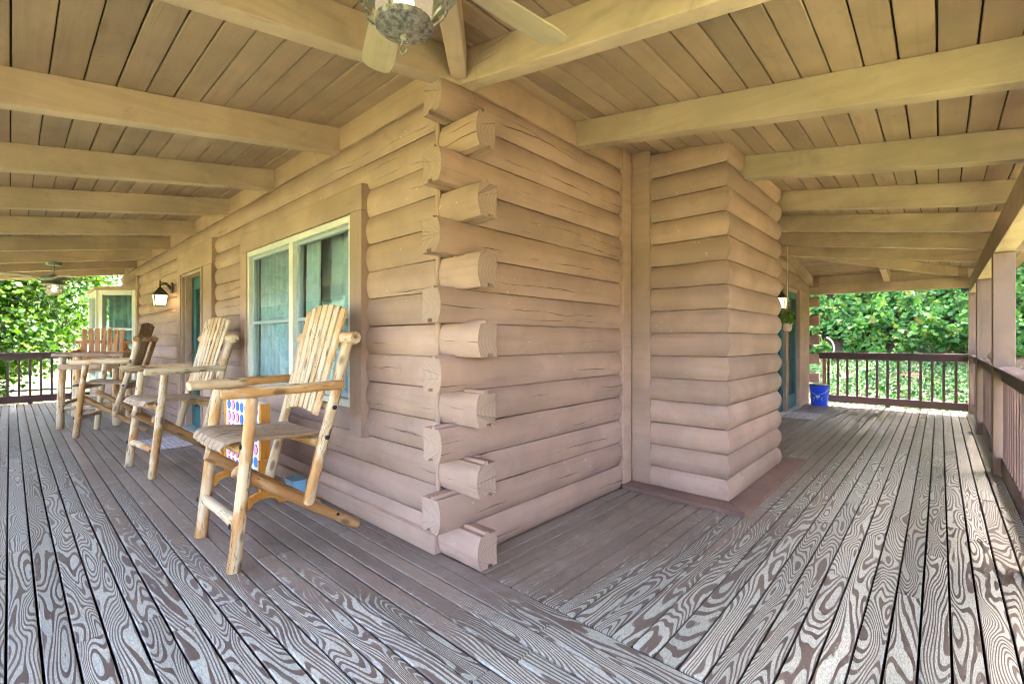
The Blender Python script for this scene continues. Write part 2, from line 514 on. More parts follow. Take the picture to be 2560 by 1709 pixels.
M['fartree'] = mat_leaf('far_leaf', (0.018, 0.042, 0.022), (0.040, 0.068, 0.034), None, 0.3)
M['vine'] = mat_leaf('vine_leaf', (0.012, 0.078, 0.018), (0.080, 0.225, 0.034), (0.20, 0.23, 0.025), 0.35)
M['bush'] = mat_leaf('bush_leaf', (0.022, 0.095, 0.016), (0.095, 0.205, 0.030), (0.18, 0.15, 0.02), 0.38)
M['cover'] = mat_leaf('ground_cover_leaf', (0.008, 0.055, 0.013), (0.046, 0.145, 0.024), (0.11, 0.07, 0.025), 0.35)
M['potplant'] = mat_leaf('pot_plant_leaf', (0.08, 0.20, 0.035), (0.20, 0.32, 0.08), None, 0.3)


def mat_mat():
    N = NT('striped_mat')
    s = N.sep(N.obj())
    v = N.obj()
    st = N.noise(N.comb(N.math('MULTIPLY', s[0], 3.0), N.math('MULTIPLY', s[1], 40.0), 0.0), 1.0, 3, 0.6)
    fl = N.noise(v, 60, 3, 0.6)
    base = N.mix(N.ramp(st, 0.35, 0.65), (0.30, 0.27, 0.28), (0.56, 0.54, 0.57))
    base = N.mix(N.math('MULTIPLY', fl, 0.35), base, (0.25, 0.21, 0.20))
    return N.done(N.bsdf(base, 0.95, N.bump(fl, 0.5, 0.004), 0.1))


M['mat'] = mat_mat()


# ------------------------------------------------------------------ mesh helpers
class MB:
    def __init__(self):
        self.v, self.f, self.mi = [], [], []

    def quadbox(self, p):                      # 8 corners: bottom 0..3 ccw, top 4..7
        b = len(self.v)
        self.v += [tuple(q) for q in p]
        for q in ((0, 3, 2, 1), (4, 5, 6, 7), (0, 1, 5, 4), (1, 2, 6, 5), (2, 3, 7, 6), (3, 0, 4, 7)):
            self.f.append(tuple(b + i for i in q))
            self.mi.append(0)
        return self

    def box(self, x0, x1, y0, y1, z0, z1):
        return self.quadbox([(x0, y0, z0), (x1, y0, z0), (x1, y1, z0), (x0, y1, z0),
                             (x0, y0, z1), (x1, y0, z1), (x1, y1, z1), (x0, y1, z1)])

    def prism(self, poly, axis, a, b_, cap_mi=0):
        """polygon (list of 2d points, ccw) swept along an axis from a to b_"""
        n = len(poly)
        b = len(self.v)
        for t in (a, b_):
            for (u, w_) in poly:
                self.v.append({'x': (t, u, w_), 'y': (u, t, w_), 'z': (u, w_, t)}[axis])
        for i in range(n):
            j = (i + 1) % n
            self.f.append((b + i, b + j, b + n + j, b + n + i))
            self.mi.append(0)
        self.f.append(tuple(b + i for i in range(n))[::-1])
        self.f.append(tuple(b + n + i for i in range(n)))
        self.mi += [cap_mi, cap_mi]
        return self

    def tube(self, pts, rad, seg=10, wob=0.0, cap_mi=0, seed=0.0):
        pts = [Vector(p) for p in pts]
        n = len(pts)
        if not hasattr(rad, '__len__'):
            rad = [rad] * n
        b = len(self.v)
        up = Vector((0, 0, 1))
        for i, p in enumerate(pts):
            d = (pts[min(i + 1, n - 1)] - pts[max(i - 1, 0)]).normalized()
            ref = up if abs(d.z) < 0.92 else Vector((1, 0, 0))
            u = d.cross(ref).normalized()
            v_ = d.cross(u).normalized()
            for k in range(seg):
                a = 2 * math.pi * k / seg
                rr = rad[i]
                if wob:
                    rr *= 1 + wob * mnoise.noise(Vector((p.x * 6 + seed, p.y * 6 + k * 0.9, p.z * 6)))
                self.v.append(tuple(p + u * (math.cos(a) * rr) + v_ * (math.sin(a) * rr)))
        for i in range(n - 1):
            for k in range(seg):
                k2 = (k + 1) % seg
                self.f.append((b + i * seg + k, b + i * seg + k2, b + (i + 1) * seg + k2, b + (i + 1) * seg + k))
                self.mi.append(0)
        self.f.append(tuple(b + k for k in range(seg))[::-1])
        self.f.append(tuple(b + (n - 1) * seg + k for k in range(seg)))
        self.mi += [cap_mi, cap_mi]
        return self

    def lathe(self, prof, seg=20, cx=0, cy=0):
        b = len(self.v)
        n = len(prof)
        for (r, z) in prof:
            for k in range(seg):
                a = 2 * math.pi * k / seg
                self.v.append((cx + r * math.cos(a), cy + r * math.sin(a), z))
        for i in range(n - 1):
            for k in range(seg):
                k2 = (k + 1) % seg
                self.f.append((b + i * seg + k, b + i * seg + k2, b + (i + 1) * seg + k2, b + (i + 1) * seg + k))
                self.mi.append(0)
        self.f.append(tuple(b + k for k in range(seg))[::-1])
        self.f.append(tuple(b + (n - 1) * seg + k for k in range(seg)))
        self.mi += [0, 0]
        return self

    def mesh(self, name, mats, smooth=None):
        me = bpy.data.meshes.new(name)
        me.from_pydata(self.v, [], self.f)
        if not isinstance(mats, (list, tuple)):
            mats = [mats]
        for m in mats:
            me.materials.append(m)
        if len(mats) > 1:
            me.polygons.foreach_set('material_index', self.mi)
        if smooth is not None:
            me.polygons.foreach_set('use_smooth', [True] * len(me.polygons))
            me.set_sharp_from_angle(angle=math.radians(smooth))
        me.update()
        return me


def link(name, me, parent=None, loc=(0, 0, 0), rz=0.0, bevel=0.0, seg=1):
    o = bpy.data.objects.new(name, me)
    col.objects.link(o)
    o.location = loc
    o.rotation_euler = (0, 0, rz)
    if parent is not None:
        o.parent = parent
    if bevel:
        m = o.modifiers.new('bevel', 'BEVEL')
        m.width = bevel
        m.segments = seg
        m.limit_method = 'ANGLE'
    return o


def part(name, mb, mat, parent=None, smooth=None, bevel=0.0, seg=1, loc=(0, 0, 0), rz=0.0):
    return link(name, mb.mesh(name, mat, smooth), parent, loc, rz, bevel, seg)


def tag(o, label, cat=None, group=None, kind=None):
    o['label'] = label
    if cat:
        o['category'] = cat
    if group:
        o['group'] = group
    if kind:
        o['kind'] = kind
    return o


def thing(name, label, cat, loc=(0, 0, 0), rz=0.0, group=None, kind=None):
    o = bpy.data.objects.new(name, None)
    col.objects.link(o)
    o.empty_display_size = 0.1
    o.location = loc
    o.rotation_euler = (0, 0, rz)
    return tag(o, label, cat, group, kind)


def copy_tree(o, parent=None):
    c = o.copy()
    col.objects.link(c)
    c.parent = parent
    for ch in list(o.children):
        copy_tree(ch, c)
    return c


# ------------------------------------------------------------------ dimensions of the place
C = 0.1845           # height of one log course
NC = 14              # courses
ZC = 2.755           # ceiling at the wall
ZB = 2.577           # underside of rafters at the wall
S = 0.160            # fall of the porch roof
XE, YE = -10.75, 9.0  # far ends of the two porches
W = 2.45             # deck width
HB = 6.90            # where the far hip starts

# ------------------------------------------------------------------ deck
deck = thing('porch_deck', 'weathered brown and grey plank deck of the wraparound porch', None, kind='structure')
PITCH = 0.0925
BW = 0.0842


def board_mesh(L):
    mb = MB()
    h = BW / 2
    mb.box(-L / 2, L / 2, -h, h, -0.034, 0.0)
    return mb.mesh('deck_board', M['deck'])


def lay(rows, start, end, horizontal):
    for c0 in rows:
        pos = start
        first = True
        while pos < end - 0.05:
            L = random.choice([2.43, 3.05, 3.66, 4.27, 4.88])
            if first:
                L *= random.uniform(0.35, 1.0)
                first = False
            if end - (pos + L) < 0.9:
                L = end - pos
            me = board_mesh(L - 0.004)
            mid = pos + L / 2
            zz = random.uniform(-0.0015, 0.0015)
            if horizontal:
                o = link('deck_board', me, deck, (mid, c0, zz), 0.0, 0.004, 2)
            else:
                o = link('deck_board', me, deck, (c0, mid, zz), math.pi / 2, 0.004, 2)
            o.rotation_euler[2] += random.uniform(-0.0006, 0.0006)
            pos += L


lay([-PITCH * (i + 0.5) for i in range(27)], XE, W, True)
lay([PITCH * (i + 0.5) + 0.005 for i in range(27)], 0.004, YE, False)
part('deck_underlay', MB().box(XE, W, -2.48, 0.02, -0.30, -0.045).box(0.0, W, 0.02, YE, -0.30, -0.045), M['dark'], deck)  # dark sheet added below the boards to keep bright ground out of the gaps
part('rim_board', MB().box(XE - 0.04, XE - 0.001, -2.5, 0.1, -0.28, -0.002), M['rail'], deck)
part('rim_board', MB().box(0.0, W + 0.06, YE + 0.001, YE + 0.04, -0.28, -0.002), M['rail'], deck)
part('rim_board', MB().box(W + 0.05, W + 0.09, -2.5, YE, -0.28, -0.002), M['rail'], deck)
part('rim_board', MB().box(XE, W + 0.05, -2.545, -2.5, -0.28, -0.002), M['rail'], deck)

# ------------------------------------------------------------------ porch roof: planks, rafters, headers
roof = thing('porch_roof', 'tan plank ceiling and rafters over the wraparound porch', None, kind='structure')
PP = 0.127


def plank(corners, nm='ceiling_plank', th=0.022, along_y=False):
    """corners: 4 bottom points (x,y,z) ccw seen from above; object origin at the first corner, X along the board"""
    ox, oy, oz = corners[0]
    pts = []
    for (x, y, z) in corners:
        pts.append((x - ox, y - oy, z - oz))
    if along_y:
        pts = [(b, -a, c) for (a, b, c) in pts]
    mb = MB()
    mb.quadbox(pts + [(a, b, c + th) for (a, b, c) in pts])
    return part(nm, mb, M['plank'], roof, None, 0.0035, 1, (ox, oy, oz), math.pi / 2 if along_y else 0.0)


for i in range(22):
    g = random.uniform(0.004, 0.009)
    a, b = i * PP + g * 0.5, (i + 1) * PP - g * 0.5
    dz = random.uniform(-0.003, 0.002)
    za, zb_ = ZC - S * a + dz, ZC - S * b + dz
    # along X (left porch), mitred at the hip x = -y
    plank([(XE - 0.55, -b, zb_), (b - 0.004, -b, zb_), (a - 0.004, -a, za), (XE - 0.55, -a, za)])
    # along Y (right porch), mitred at y = -x and at y = HB + x
    plank([(a, -a + 0.004, za), (b, -b + 0.004, zb_), (b, HB + b, zb_), (a, HB + a, za)], along_y=True)
    # hip end, along X
    plank([(0.0, HB + a, za), (a - 0.004, HB + a, za), (b - 0.004, HB + b, zb_), (0.0, HB + b, zb_)])
# far end also runs past the house corner
for i in range(15, 22):
    a, b = i * PP + 0.003, (i + 1) * PP - 0.003
    plank([(-1.2, HB + a, ZC - S * a), (-0.003, HB + a, ZC - S * a), (-0.003, HB + b, ZC - S * b), (-1.2, HB + b, ZC - S * b)])
E = 2.82
for q in ([(XE - 0.6, -E), (E, -E), (0, 0), (XE - 0.6, 0)], [(0, 0), (E, -E), (E, HB + E), (0, HB)], [(-1.3, HB), (0, HB), (E, HB + E), (-1.3, HB + E)]):
    mb = MB()
    bot = []
    for (x, y) in q:
        dd = max(x, -y, y - HB, 0.0)
        if q[0][0] == -1.3:
            dd = max(0, y - HB)
        bot.append((x, y, ZC - S * dd + 0.028))
    mb.quadbox(bot + [(x, y, z + 0.06) for (x, y, z) in bot])
    part('roof_cover', mb, M['roofing'], roof)


def beam(p0, p1, width, height, nm='rafter', mat='beam', bev=0.006, parent=roof):
    """plumb-sided beam between two bottom-centre points; local X along the beam"""
    p0, p1 = Vector(p0), Vector(p1)
    d = p1 - p0
    L = math.hypot(d.x, d.y)
    rz = math.atan2(d.y, d.x)
    h = width / 2
    n = 6
    mb = MB()
    for i in range(1):
        mb.quadbox([(0, -h, 0), (L, -h, d.z), (L, h, d.z), (0, h, 0),
                    (0, -h, height), (L, -h, d.z + height), (L, h, d.z + height), (0, h, height)])
    return part(nm, mb, M[mat], parent, None, bev, 2, tuple(p0), rz)


HGT = ZC - ZB
LEFT_BEAMS = [-1.355, -2.59, -3.87, -5.24, -6.63, -8.0, -9.30, -10.68]
RIGHT_BEAMS = [1.12, 2.25, 3.41, 4.58, 5.75]
for bx in LEFT_BEAMS:
    beam((bx, 0.0, ZB), (bx, -2.8, ZB - S * 2.8), 0.092, HGT)
for by in RIGHT_BEAMS:
    beam((0.0, by, ZB), (2.8, by, ZB - S * 2.8), 0.092, HGT)
# rafters at the house corner and the hip between them
beam((-0.02, -0.005, ZB), (-0.02, -2.8, ZB - S * 2.8), 0.092, HGT)
beam((0.005, 0.035, ZB), (2.8, 0.035, ZB - S * 2.8), 0.092, HGT)
beam((0.03, -0.03, ZB + 0.012), (2.8, -2.8, ZB - S * 2.8 + 0.012), 0.086, HGT - 0.02, 'hip_rafter')
# far hip
beam((0.0, HB, ZB), (2.4, HB, ZB - S * 2.4), 0.092, HGT)
beam((0.05, HB + 0.05, ZB + 0.012), (2.5, HB + 2.5, ZB - S * 2.5 + 0.012), 0.086, HGT - 0.02, 'hip_rafter')
beam((0.06, HB + 0.1, ZB + 0.004), (0.06, YE + 0.3, ZB - S * (YE + 0.3 - HB)), 0.092, HGT - 0.02, 'jack_rafter')
beam((1.22, HB + 1.26, ZB - S * 1.26), (1.22, YE + 0.3, ZB - S * (YE + 0.3 - HB)), 0.092, HGT - 0.02, 'jack_rafter')
HX = 2.33
beam((0.12, YE - 0.01, 2.262), (HX - 0.07, YE - 0.01, 2.232), 0.03, 0.165, 'blocking_board')
HZ0, HZ1 = 1.975, ZB - S * HX - 0.002
beam((HX, -2.4, HZ0), (HX, YE + 0.06, HZ0), 0.13, HZ1 - HZ0, 'header_beam')
beam((XE, -HX, HZ0), (HX - 0.07, -HX, HZ0), 0.13, HZ1 - HZ0, 'header_beam')
beam((-0.02, YE, 2.09), (HX - 0.068, YE, 2.06), 0.12, 0.17, 'header_beam')


# ------------------------------------------------------------------ log house
house = thing('log_house', 'taupe painted log cabin with interlocked corner log ends and boxed chimney', 'house')
BUL = 0.025
ARC = 9


def log_profile(c, bul, thick, notch=False):
    pts = []
    e = 0.003
    for i in range(ARC + 1):
        t = i / ARC
        z = e + (c - 2 * e) * t
        s_ = 2 * t - 1
        o = bul * (1 - abs(s_) ** 2.1)
        pts.append((-o, z))                  # y negative = outward
    # pts go up the outer face; close round the back
    if notch:
        pts += [(0.030, c - 0.004), (0.034, c + 0.012), (0.052, c + 0.012), (0.056, c - 0.004), (thick, c - 0.004), (thick, 0.004),
                (0.085, 0.004), (0.083, 0.022), (0.050, 0.022), (0.048, 0.004)]
    else:
        pts += [(thick, c - 0.002), (thick, 0.002)]
    return pts[::-1]


def log_mesh(L, c=C, bul=BUL, thick=0.13, m0=0, m1=0, notch=False, seed=0.0, ends=True, mat='log'):
    prof = log_profile(c, bul, thick, notch)
    n = max(3, int(L / 0.16) + 1)
    mb = MB()
    k = len(prof)
    for i in range(n):
        t = i / (n - 1)
        for (y, z) in prof:
            x = L * t
            if i == 0 and m0:
                x = y * m0
            if i == n - 1 and m1:
                x = L - y * m1
            w_ = 0.0
            if y < -0.002 and not (i == 0 or i == n - 1):
                w_ = 0.0060 * mnoise.noise(Vector((x * 1.7 + seed, z * 3, seed * 1.3)))
            dz = 0.0030 * mnoise.noise(Vector((x * 1.1 + seed, 5.0, seed)))
            mb.v.append((x, y + w_, z + dz))
    for i in range(n - 1):
        for j in range(k):
            j2 = (j + 1) % k
            mb.f.append((i * k + j, i * k + j2, (i + 1) * k + j2, (i + 1) * k + j))
            mb.mi.append(0)
    mb.f.append(tuple(range(k))[::-1])
    mb.f.append(tuple((n - 1) * k + j for j in range(k)))
    mb.mi += [1, 1] if ends else [0, 0]
    return mb.mesh('log', [M[mat], M['endgrain']], 40)


def put_log(x0, x1, z, side='left', plane=0.0, nm='log', **kw):
    """side left: wall facing -Y along X; right: wall facing +X along Y; back: facing +Y"""
    if nm == 'log' and 'bul' not in kw:
        kw['bul'] = BUL + random.uniform(-0.004, 0.004)
    me = log_mesh(x1 - x0, seed=random.uniform(0, 100), **kw)
    if side == 'left':
        return link(nm, me, house, (x0, plane, z), 0.0)
    if side == 'right':
        return link(nm, me, house, (plane, x0, z), math.pi / 2)
    if side == 'back':
        return link(nm, me, house, (x1, plane, z), math.pi)


def intervals(a, b, cuts):
    segs = [(a, b)]
    for (c0, c1) in cuts:
        ns = []
        for (p, q) in segs:
            if c1 <= p or c0 >= q:
                ns.append((p, q))
                continue
            if c0 > p:
                ns.append((p, c0))
            if c1 < q:
                ns.append((c1, q))
        segs = ns
    return segs


WIN = dict(x0=-3.17, x1=-1.09, z0=0.73, z1=2.075)
DOOR = dict(x0=-5.80, x1=-4.73, z1=2.10)
BAYX = (-10.6, -9.07)
RD = dict(y0=6.40, y1=8.00, z1=2.10)
for k in range(NC):
    z = k * C
    cuts = []
    if 4 <= k <= 11:
        cuts.append((-3.29, -0.97))
    if k <= 11:
        cuts.append((-5.92, -4.34))
    if 1 <= k <= 11:
        cuts.append(BAYX)
    for (a, b) in intervals(XE - 0.3, -0.155, cuts):
        put_log(a, b, z, 'left', ends=False)
    if k % 2 == 0:                                      # left-wall logs run past the corner
        put_log(-0.153, 0.165 + random.uniform(-0.008, 0.008), z, 'left', nm='corner_log', notch=True, thick=0.115)
    cuts = []
    if k <= 10:
        cuts.append((6.30, 8.80))
    start = 0.117 if k % 2 == 0 else -0.145 + random.uniform(-0.008, 0.006)
    segs = intervals(start, YE - 0.07, [(1.70, 3.45)] + cuts)
    for (a, b) in segs:
        put_log(a, b, z, 'right', nm='corner_log' if (k % 2 and a < 0) else 'log', notch=bool(k % 2 and a < 0), thick=0.13)
    if k % 2 == 0 and k >= 2:
        put_log(-0.15, 0.20, z, 'left', plane=YE - 0.068, nm='corner_log', notch=True, thick=0.115)
part('caulk_bead', MB().tube([(-0.160, -0.020, 0.12), (-0.161, -0.020, 1.3), (-0.160, -0.020, 2.57)], 0.016, 8), M['trim'], house, 40)
part('base_board', MB().quadbox([(-4.34, -0.050, 0), (-0.155, -0.050, 0), (-0.155, 0.02, 0), (-4.34, 0.02, 0),
                                 (-4.34, -0.046, 0.105), (-0.155, -0.046, 0.105), (-0.155, 0.02, 0.125), (-4.34, 0.02, 0.125)]), M['trim'], house, None, 0.004)
part('base_board', MB().quadbox([(-9.05, -0.050, 0), (-5.93, -0.050, 0), (-5.93, 0.02, 0), (-9.05, 0.02, 0),
                                 (-9.05, -0.046, 0.105), (-5.93, -0.046, 0.105), (-5.93, 0.02, 0.125), (-9.05, 0.02, 0.125)]), M['trim'], house, None, 0.004)

# frieze boards between rafters, smooth, above the top log
ZF = NC * C
fx = [-0.155] + [b for b in LEFT_BEAMS] + [XE - 0.3]
for a, b in ((-2.59, -0.03), (-5.24, -2.59), (-8.0, -5.24), (XE - 0.3, -8.0)):
    part('frieze_board', MB().box(0.0, b - a - 0.003, -0.018, 0.05, ZF + 0.001, ZC + 0.02), M['trim'], house, None, 0.003, 1, (a, 0, 0))
for a, b in ((0.0, 1.90), (3.30, YE - 0.05)):
    part('frieze_board', MB().box(0.0, b - a, -0.018, 0.05, ZF + 0.001, ZC + 0.02), M['trim'], house, None, 0.003, 1, (0, a, 0), math.pi / 2)

# solid core behind the logs, leaving the openings
core = MB()


def core_wall(a, b, opens, put):
    xs = sorted({a, b} | {o[0] for o in opens} | {o[1] for o in opens})
    for p, q in zip(xs[:-1], xs[1:]):
        op = [o for o in opens if o[0] <= p and o[1] >= q]
        if not op:
            put(p, q, -0.3, 2.95)
        else:
            if op[0][2] > 0:
                put(p, q, -0.3, op[0][2])
            put(p, q, op[0][3], 2.95)


core_wall(XE - 0.3, -0.14, [(WIN['x0'], WIN['x1'], WIN['z0'], WIN['z1']), (DOOR['x0'], DOOR['x1'], -0.02, DOOR['z1']), (BAYX[0], BAYX[1], 0.40, 2.14)],
          lambda p, q, z0, z1: core.box(p, q, 0.06, 0.17, z0, z1))
core_wall(0.15, YE - 0.07, [(RD['y0'], RD['y1'], -0.02, RD['z1'])],
          lambda p, q, z0, z1: core.box(-0.17, -0.06, p, q, z0, z1))
core.box(XE - 0.3, -0.06, YE - 0.07, YE + 0.05, -0.3, 2.95)
core.box(XE - 0.42, XE - 0.301, 0.06, YE + 0.05, -0.3, 2.95)
part('wall_core', core, M['trim'], house)
part('house_ceiling', MB().box(XE - 0.42, 0.0, 0.0, YE + 0.05, 2.952, 3.05), M['room'], house)
part('interior_floor', MB().box(XE - 0.3, -0.171, 0.171, YE - 0.07, -0.12, -0.02), M['room'], house)

# chimney box
CX, CY0, CY1, CC = 0.775, 1.885, 3.315, 0.1785
for k in range(15):
    z = 0.035 + k * CC - 0.03
    cc = CC if k < 14 else 0.19
    mx = dict(c=cc, bul=0.029, thick=0.05, ends=False, mat='siding')
    put_log(0.19, CX, z, 'left', plane=CY0, nm='chimney_log', m1=1, **mx)
    put_log(CY0, CY1, z, 'right', plane=CX, nm='chimney_log', m0=1, m1=1, **mx)
    put_log(0.0, CX, z, 'back', plane=CY1, nm='chimney_log', m0=1, **mx)
part('chimney_core', MB().box(-0.03, CX - 0.05, CY0 + 0.05, CY1 - 0.05, 0.0, 2.72), M['trim'], house)
part('corner_board', MB().box(0.0, 0.158, 0.0, 0.02, 0.037, 2.745), M['trim'], house, None, 0.004, 1, (0.035, CY0 - 0.036, 0))
part('corner_board', MB().box(0.0, 0.135, 0.0, 0.05, 0.037, 2.745), M['trim'], house, None, 0.004, 1, (0.034, CY0 - 0.172, 0), math.pi / 2)
t0, t1 = 0.03, 0.95
yb0, yb1 = CY0 - 0.185, CY1 + 0.32
part('chimney_base_board', MB().quadbox([(t0, yb0, 0.001), (t1, yb0, 0.001), (CX - 0.01, CY0 + 0.01, 0.001), (t0, CY0 + 0.01, 0.001),
                                         (t0, yb0, 0.036), (t1, yb0, 0.036), (CX - 0.01, CY0 + 0.01, 0.036), (t0, CY0 + 0.01, 0.036)]), M['skirt'], house, None, 0.004)
part('chimney_base_board', MB().quadbox([(t1 + 0.002, yb0 + 0.003, 0.001), (t1 + 0.002, yb1, 0.001), (CX - 0.01, yb1, 0.001), (CX - 0.008, CY0 + 0.013, 0.001),
                                         (t1 + 0.002, yb0 + 0.003, 0.034), (t1 + 0.002, yb1, 0.034), (CX - 0.01, yb1, 0.034), (CX - 0.008, CY0 + 0.013, 0.034)]), M['skirt'], house, None, 0.004)


# ---- window with casing
def cas(nm, x0, x1, y0, y1, z0, z1, mat='trim', parent=house, loc=(0, 0, 0), rz=0.0):
    return part(nm, MB().box(x0, x1, y0, y1, z0, z1), M[mat], parent, None, 0.003, 1, loc, rz)


def vcas(nm, x0, x1, y0, y1, z0, z1, mat='trim', parent=house):
    """upright board whose grain runs up: local X is world Z"""
    mb = MB().box(0, z1 - z0, y0, y1, -(x1 - x0), 0)
    o = part(nm, mb, M[mat], parent, None, 0.003, 1, (x0, 0, z0))
    o.rotation_euler = (0, -math.pi / 2, 0)
    return o


cas('window_header', -3.33, -0.925, -0.062, 0.06, 2.078, 2.252)
vcas('window_casing', -1.088, -0.932, -0.060, 0.06, 0.545, 2.077)
vcas('window_casing', -3.33, -3.172, -0.060, 0.06, 0.545, 2.077)
win = thing('window', 'large cream framed double window', None)
win.parent = house
del win['label']
x0, x1, z0, z1 = WIN['x0'], WIN['x1'], WIN['z0'], WIN['z1']
ym, yM = -0.045, 0.05
for (a, b, c, d) in ((x0, x0 + 0.045, z0, z1), (x1 - 0.045, x1, z0, z1), (x0 + 0.046, x1 - 0.046, z1 - 0.05, z1 - 0.001), (x0 + 0.046, x1 - 0.046, z0, z0 + 0.055), (-2.16, -2.08, z0 + 0.056, z1 - 0.051)):
    cas('frame', a, b, ym, yM, c, d, 'vinyl', win)
for (a, b) in ((x0 + 0.046, -2.161), (-2.079, x1 - 0.046)):
    zm = 0.5 * (z0 + z1) - 0.03
    for (p, q, r, s_) in ((a, a + 0.03, z0 + 0.056, z1 - 0.051), (b - 0.03, b, z0 + 0.056, z1 - 0.051), (a + 0.031, b - 0.031, zm - 0.014, zm + 0.014), (a + 0.031, b - 0.031, z1 - 0.08, z1 - 0.052), (a + 0.031, b - 0.031, z0 + 0.057, z0 + 0.09)):
        cas('sash', p, q, -0.012, 0.025, r, s_, 'sash', win)
    cas('pane', a + 0.031, b - 0.031, 0.004, 0.008, z0 + 0.091, zm - 0.015, 'glass', win)
    cas('pane', a + 0.031, b - 0.031, 0.004, 0.008, zm + 0.015, z1 - 0.081, 'glass', win)


def curtain(x0, x1, y, z0, z1, label, amp=0.055, wl=0.105, rz=0.0, org=(0, 0, 0)):
    n = int((x1 - x0) / 0.012)
    mb = MB()
    for i in range(n + 1):
        x = x0 + (x1 - x0) * i / n
        yy = amp * math.sin(2 * math.pi * x / wl + 1.3 * math.sin(x * 9)) * 0.5
        for j, zz in enumerate((z0, z1)):
            mb.v.append((x, y + yy * (1 - 0.3 * j), zz))
    m = n + 1
    for i in range(n):
        mb.f.append((2 * i, 2 * i + 2, 2 * i + 3, 2 * i + 1))
        mb.mi.append(0)
    o = part('curtain', mb, M['curtain'], None, 60, 0.0, 1, org, rz)
    sol = o.modifiers.new('cloth', 'SOLIDIFY')
    sol.thickness = 0.003
    return tag(o, label, 'curtain')


curtain(-3.12, -2.17, 0.065, 0.66, 2.12, 'pale pleated curtain behind the left half of the large window')
curtain(-2.07, -1.14, 0.065, 0.66, 1.40, 'pale pleated half curtain behind the lower right sash of the large window')
curtain(-2.07, -1.12, 0.19, 1.36, 2.12, 'dim pale curtain set back behind the upper right sash', 0.05, 0.16)  # added sheet that gives this pane the mid tone of a reflection
curtain(-2.07, -1.80, 0.075, 1.41, 2.12, 'narrow pale curtain edge at the left of the upper right sash')

# ---- left door
dz1 = DOOR['z1']
cas('door_header', -5.95, -4.31, -0.062, 0.06, dz1 + 0.002, 2.40)
vcas('door_casing', -4.69, -4.335, -0.060, 0.06, 0.0, dz1)
vcas('door_casing', -5.95, -5.802, -0.060, 0.06, 0.0, dz1)
vcas('door_stop', -4.73, -4.692, -0.075, 0.16, 0.0, dz1)
vcas('door_stop', -5.80, -5.765, -0.045, 0.04, 0.0, dz1)
vcas('door_stop', -5.764, -5.742, -0.01, 0.075, 0.0, dz1 - 0.04)
cas('door_stop', -5.764, -4.732, -0.045, 0.075, dz1 - 0.038, dz1)
ldoor = thing('door', 'teal door', None)
ldoor.parent = house
ldoor['label'] = 'teal glazed door beside the wall lantern'
xd0, xd1, yd = -5.74, -4.734, 0.078
cas('rail', xd0, xd1, yd, yd + 0.045, 0.02, 0.28, 'teal', ldoor)
cas('rail', xd0, xd1, yd, yd + 0.045, dz1 - 0.20, dz1 - 0.042, 'teal', ldoor)
cas('stile', xd0, xd0 + 0.125, yd, yd + 0.045, 0.281, dz1 - 0.201, 'teal', ldoor)
cas('stile', xd1 - 0.15, xd1, yd, yd + 0.045, 0.281, dz1 - 0.201, 'teal', ldoor)
cas('pane', xd0 + 0.126, xd1 - 0.151, yd + 0.018, yd + 0.024, 0.281, dz1 - 0.201, 'glass', ldoor)
cas('threshold', xd0, xd1, -0.06, yd + 0.05, 0.0, 0.019, 'threshold', ldoor)
part('handle', MB().tube([(xd0 + 0.08, yd, 1.0), (xd0 + 0.08, yd - 0.05, 1.0), (xd0 + 0.18, yd - 0.05, 1.0)], 0.01, 8), M['brass'], ldoor, 40)

# ---- bay window
bay = thing('bay_window', 'bay', None)
bay.parent = house
bay['label'] = 'cream framed bay window at the far end of the porch wall'
bz0, bz1 = 0.42, 2.13
bp = [(-9.10, -0.02), (-9.60, -0.52), (-10.80, -0.52), (-11.0, -0.02)]
for (p, q) in zip(bp[:-1], bp[1:]):
    d = Vector((q[0] - p[0], q[1] - p[1]))
    L = d.length
    rz = math.atan2(d.y, d.x)

    def bpart(nm, a, b, y0, y1, c, e, mat):
        return part(nm, MB().box(a, b, y0, y1, c, e), M[mat], bay, None, 0.003, 1, (p[0], p[1], 0), rz)
    bpart('frame', 0.02, 0.09, -0.05, 0.05, bz0, bz1, 'vinyl')
    bpart('frame', L - 0.09, L - 0.02, -0.05, 0.05, bz0, bz1, 'vinyl')
    bpart('frame', 0.091, L - 0.091, -0.05, 0.05, bz1 - 0.09, bz1, 'vinyl')
    bpart('frame', 0.091, L - 0.091, -0.05, 0.05, bz0, bz0 + 0.09, 'vinyl')
    bpart('sash', 0.092, L - 0.092, -0.02, 0.03, 1.385, 1.425, 'vinyl')
    bpart('pane', 0.092, L - 0.092, -0.004, 0.004, bz0 + 0.091, 1.384, 'glass')
    bpart('pane', 0.092, L - 0.092, -0.004, 0.004, 1.426, bz1 - 0.091, 'glass')
    bpart('lower_panel', 0.0, L, -0.045, 0.045, 0.0, bz0 - 0.002, 'trim')
for k, (p, q) in enumerate(zip(bp[:2], bp[1:3])):
    d = Vector((q[0] - p[0], q[1] - p[1]))
    curtain(0.11, d.length - 0.11, -0.09, bz0 + 0.05, bz1 - 0.07, ['dim teal curtain behind the near pane of the bay window', 'dim teal curtain behind the front pane of the bay window'][k], 0.04, 0.11, math.atan2(d.y, d.x), (p[0], p[1], 0)).data.materials[0] = M['blind']  # added sheets whose dim teal stands in for the look of the glass
part('bay_roof', MB().quadbox([(-9.02, 0.0, bz1 + 0.002), (-11.05, 0.0, bz1 + 0.002), (-10.85, -0.60, bz1 + 0.002), (-9.57, -0.60, bz1 + 0.002),
                               (-9.02, 0.0, bz1 + 0.10), (-11.05, 0.0, bz1 + 0.10), (-10.85, -0.60, bz1 + 0.05), (-9.57, -0.60, bz1 + 0.05)][::-1]), M['trim'], bay)
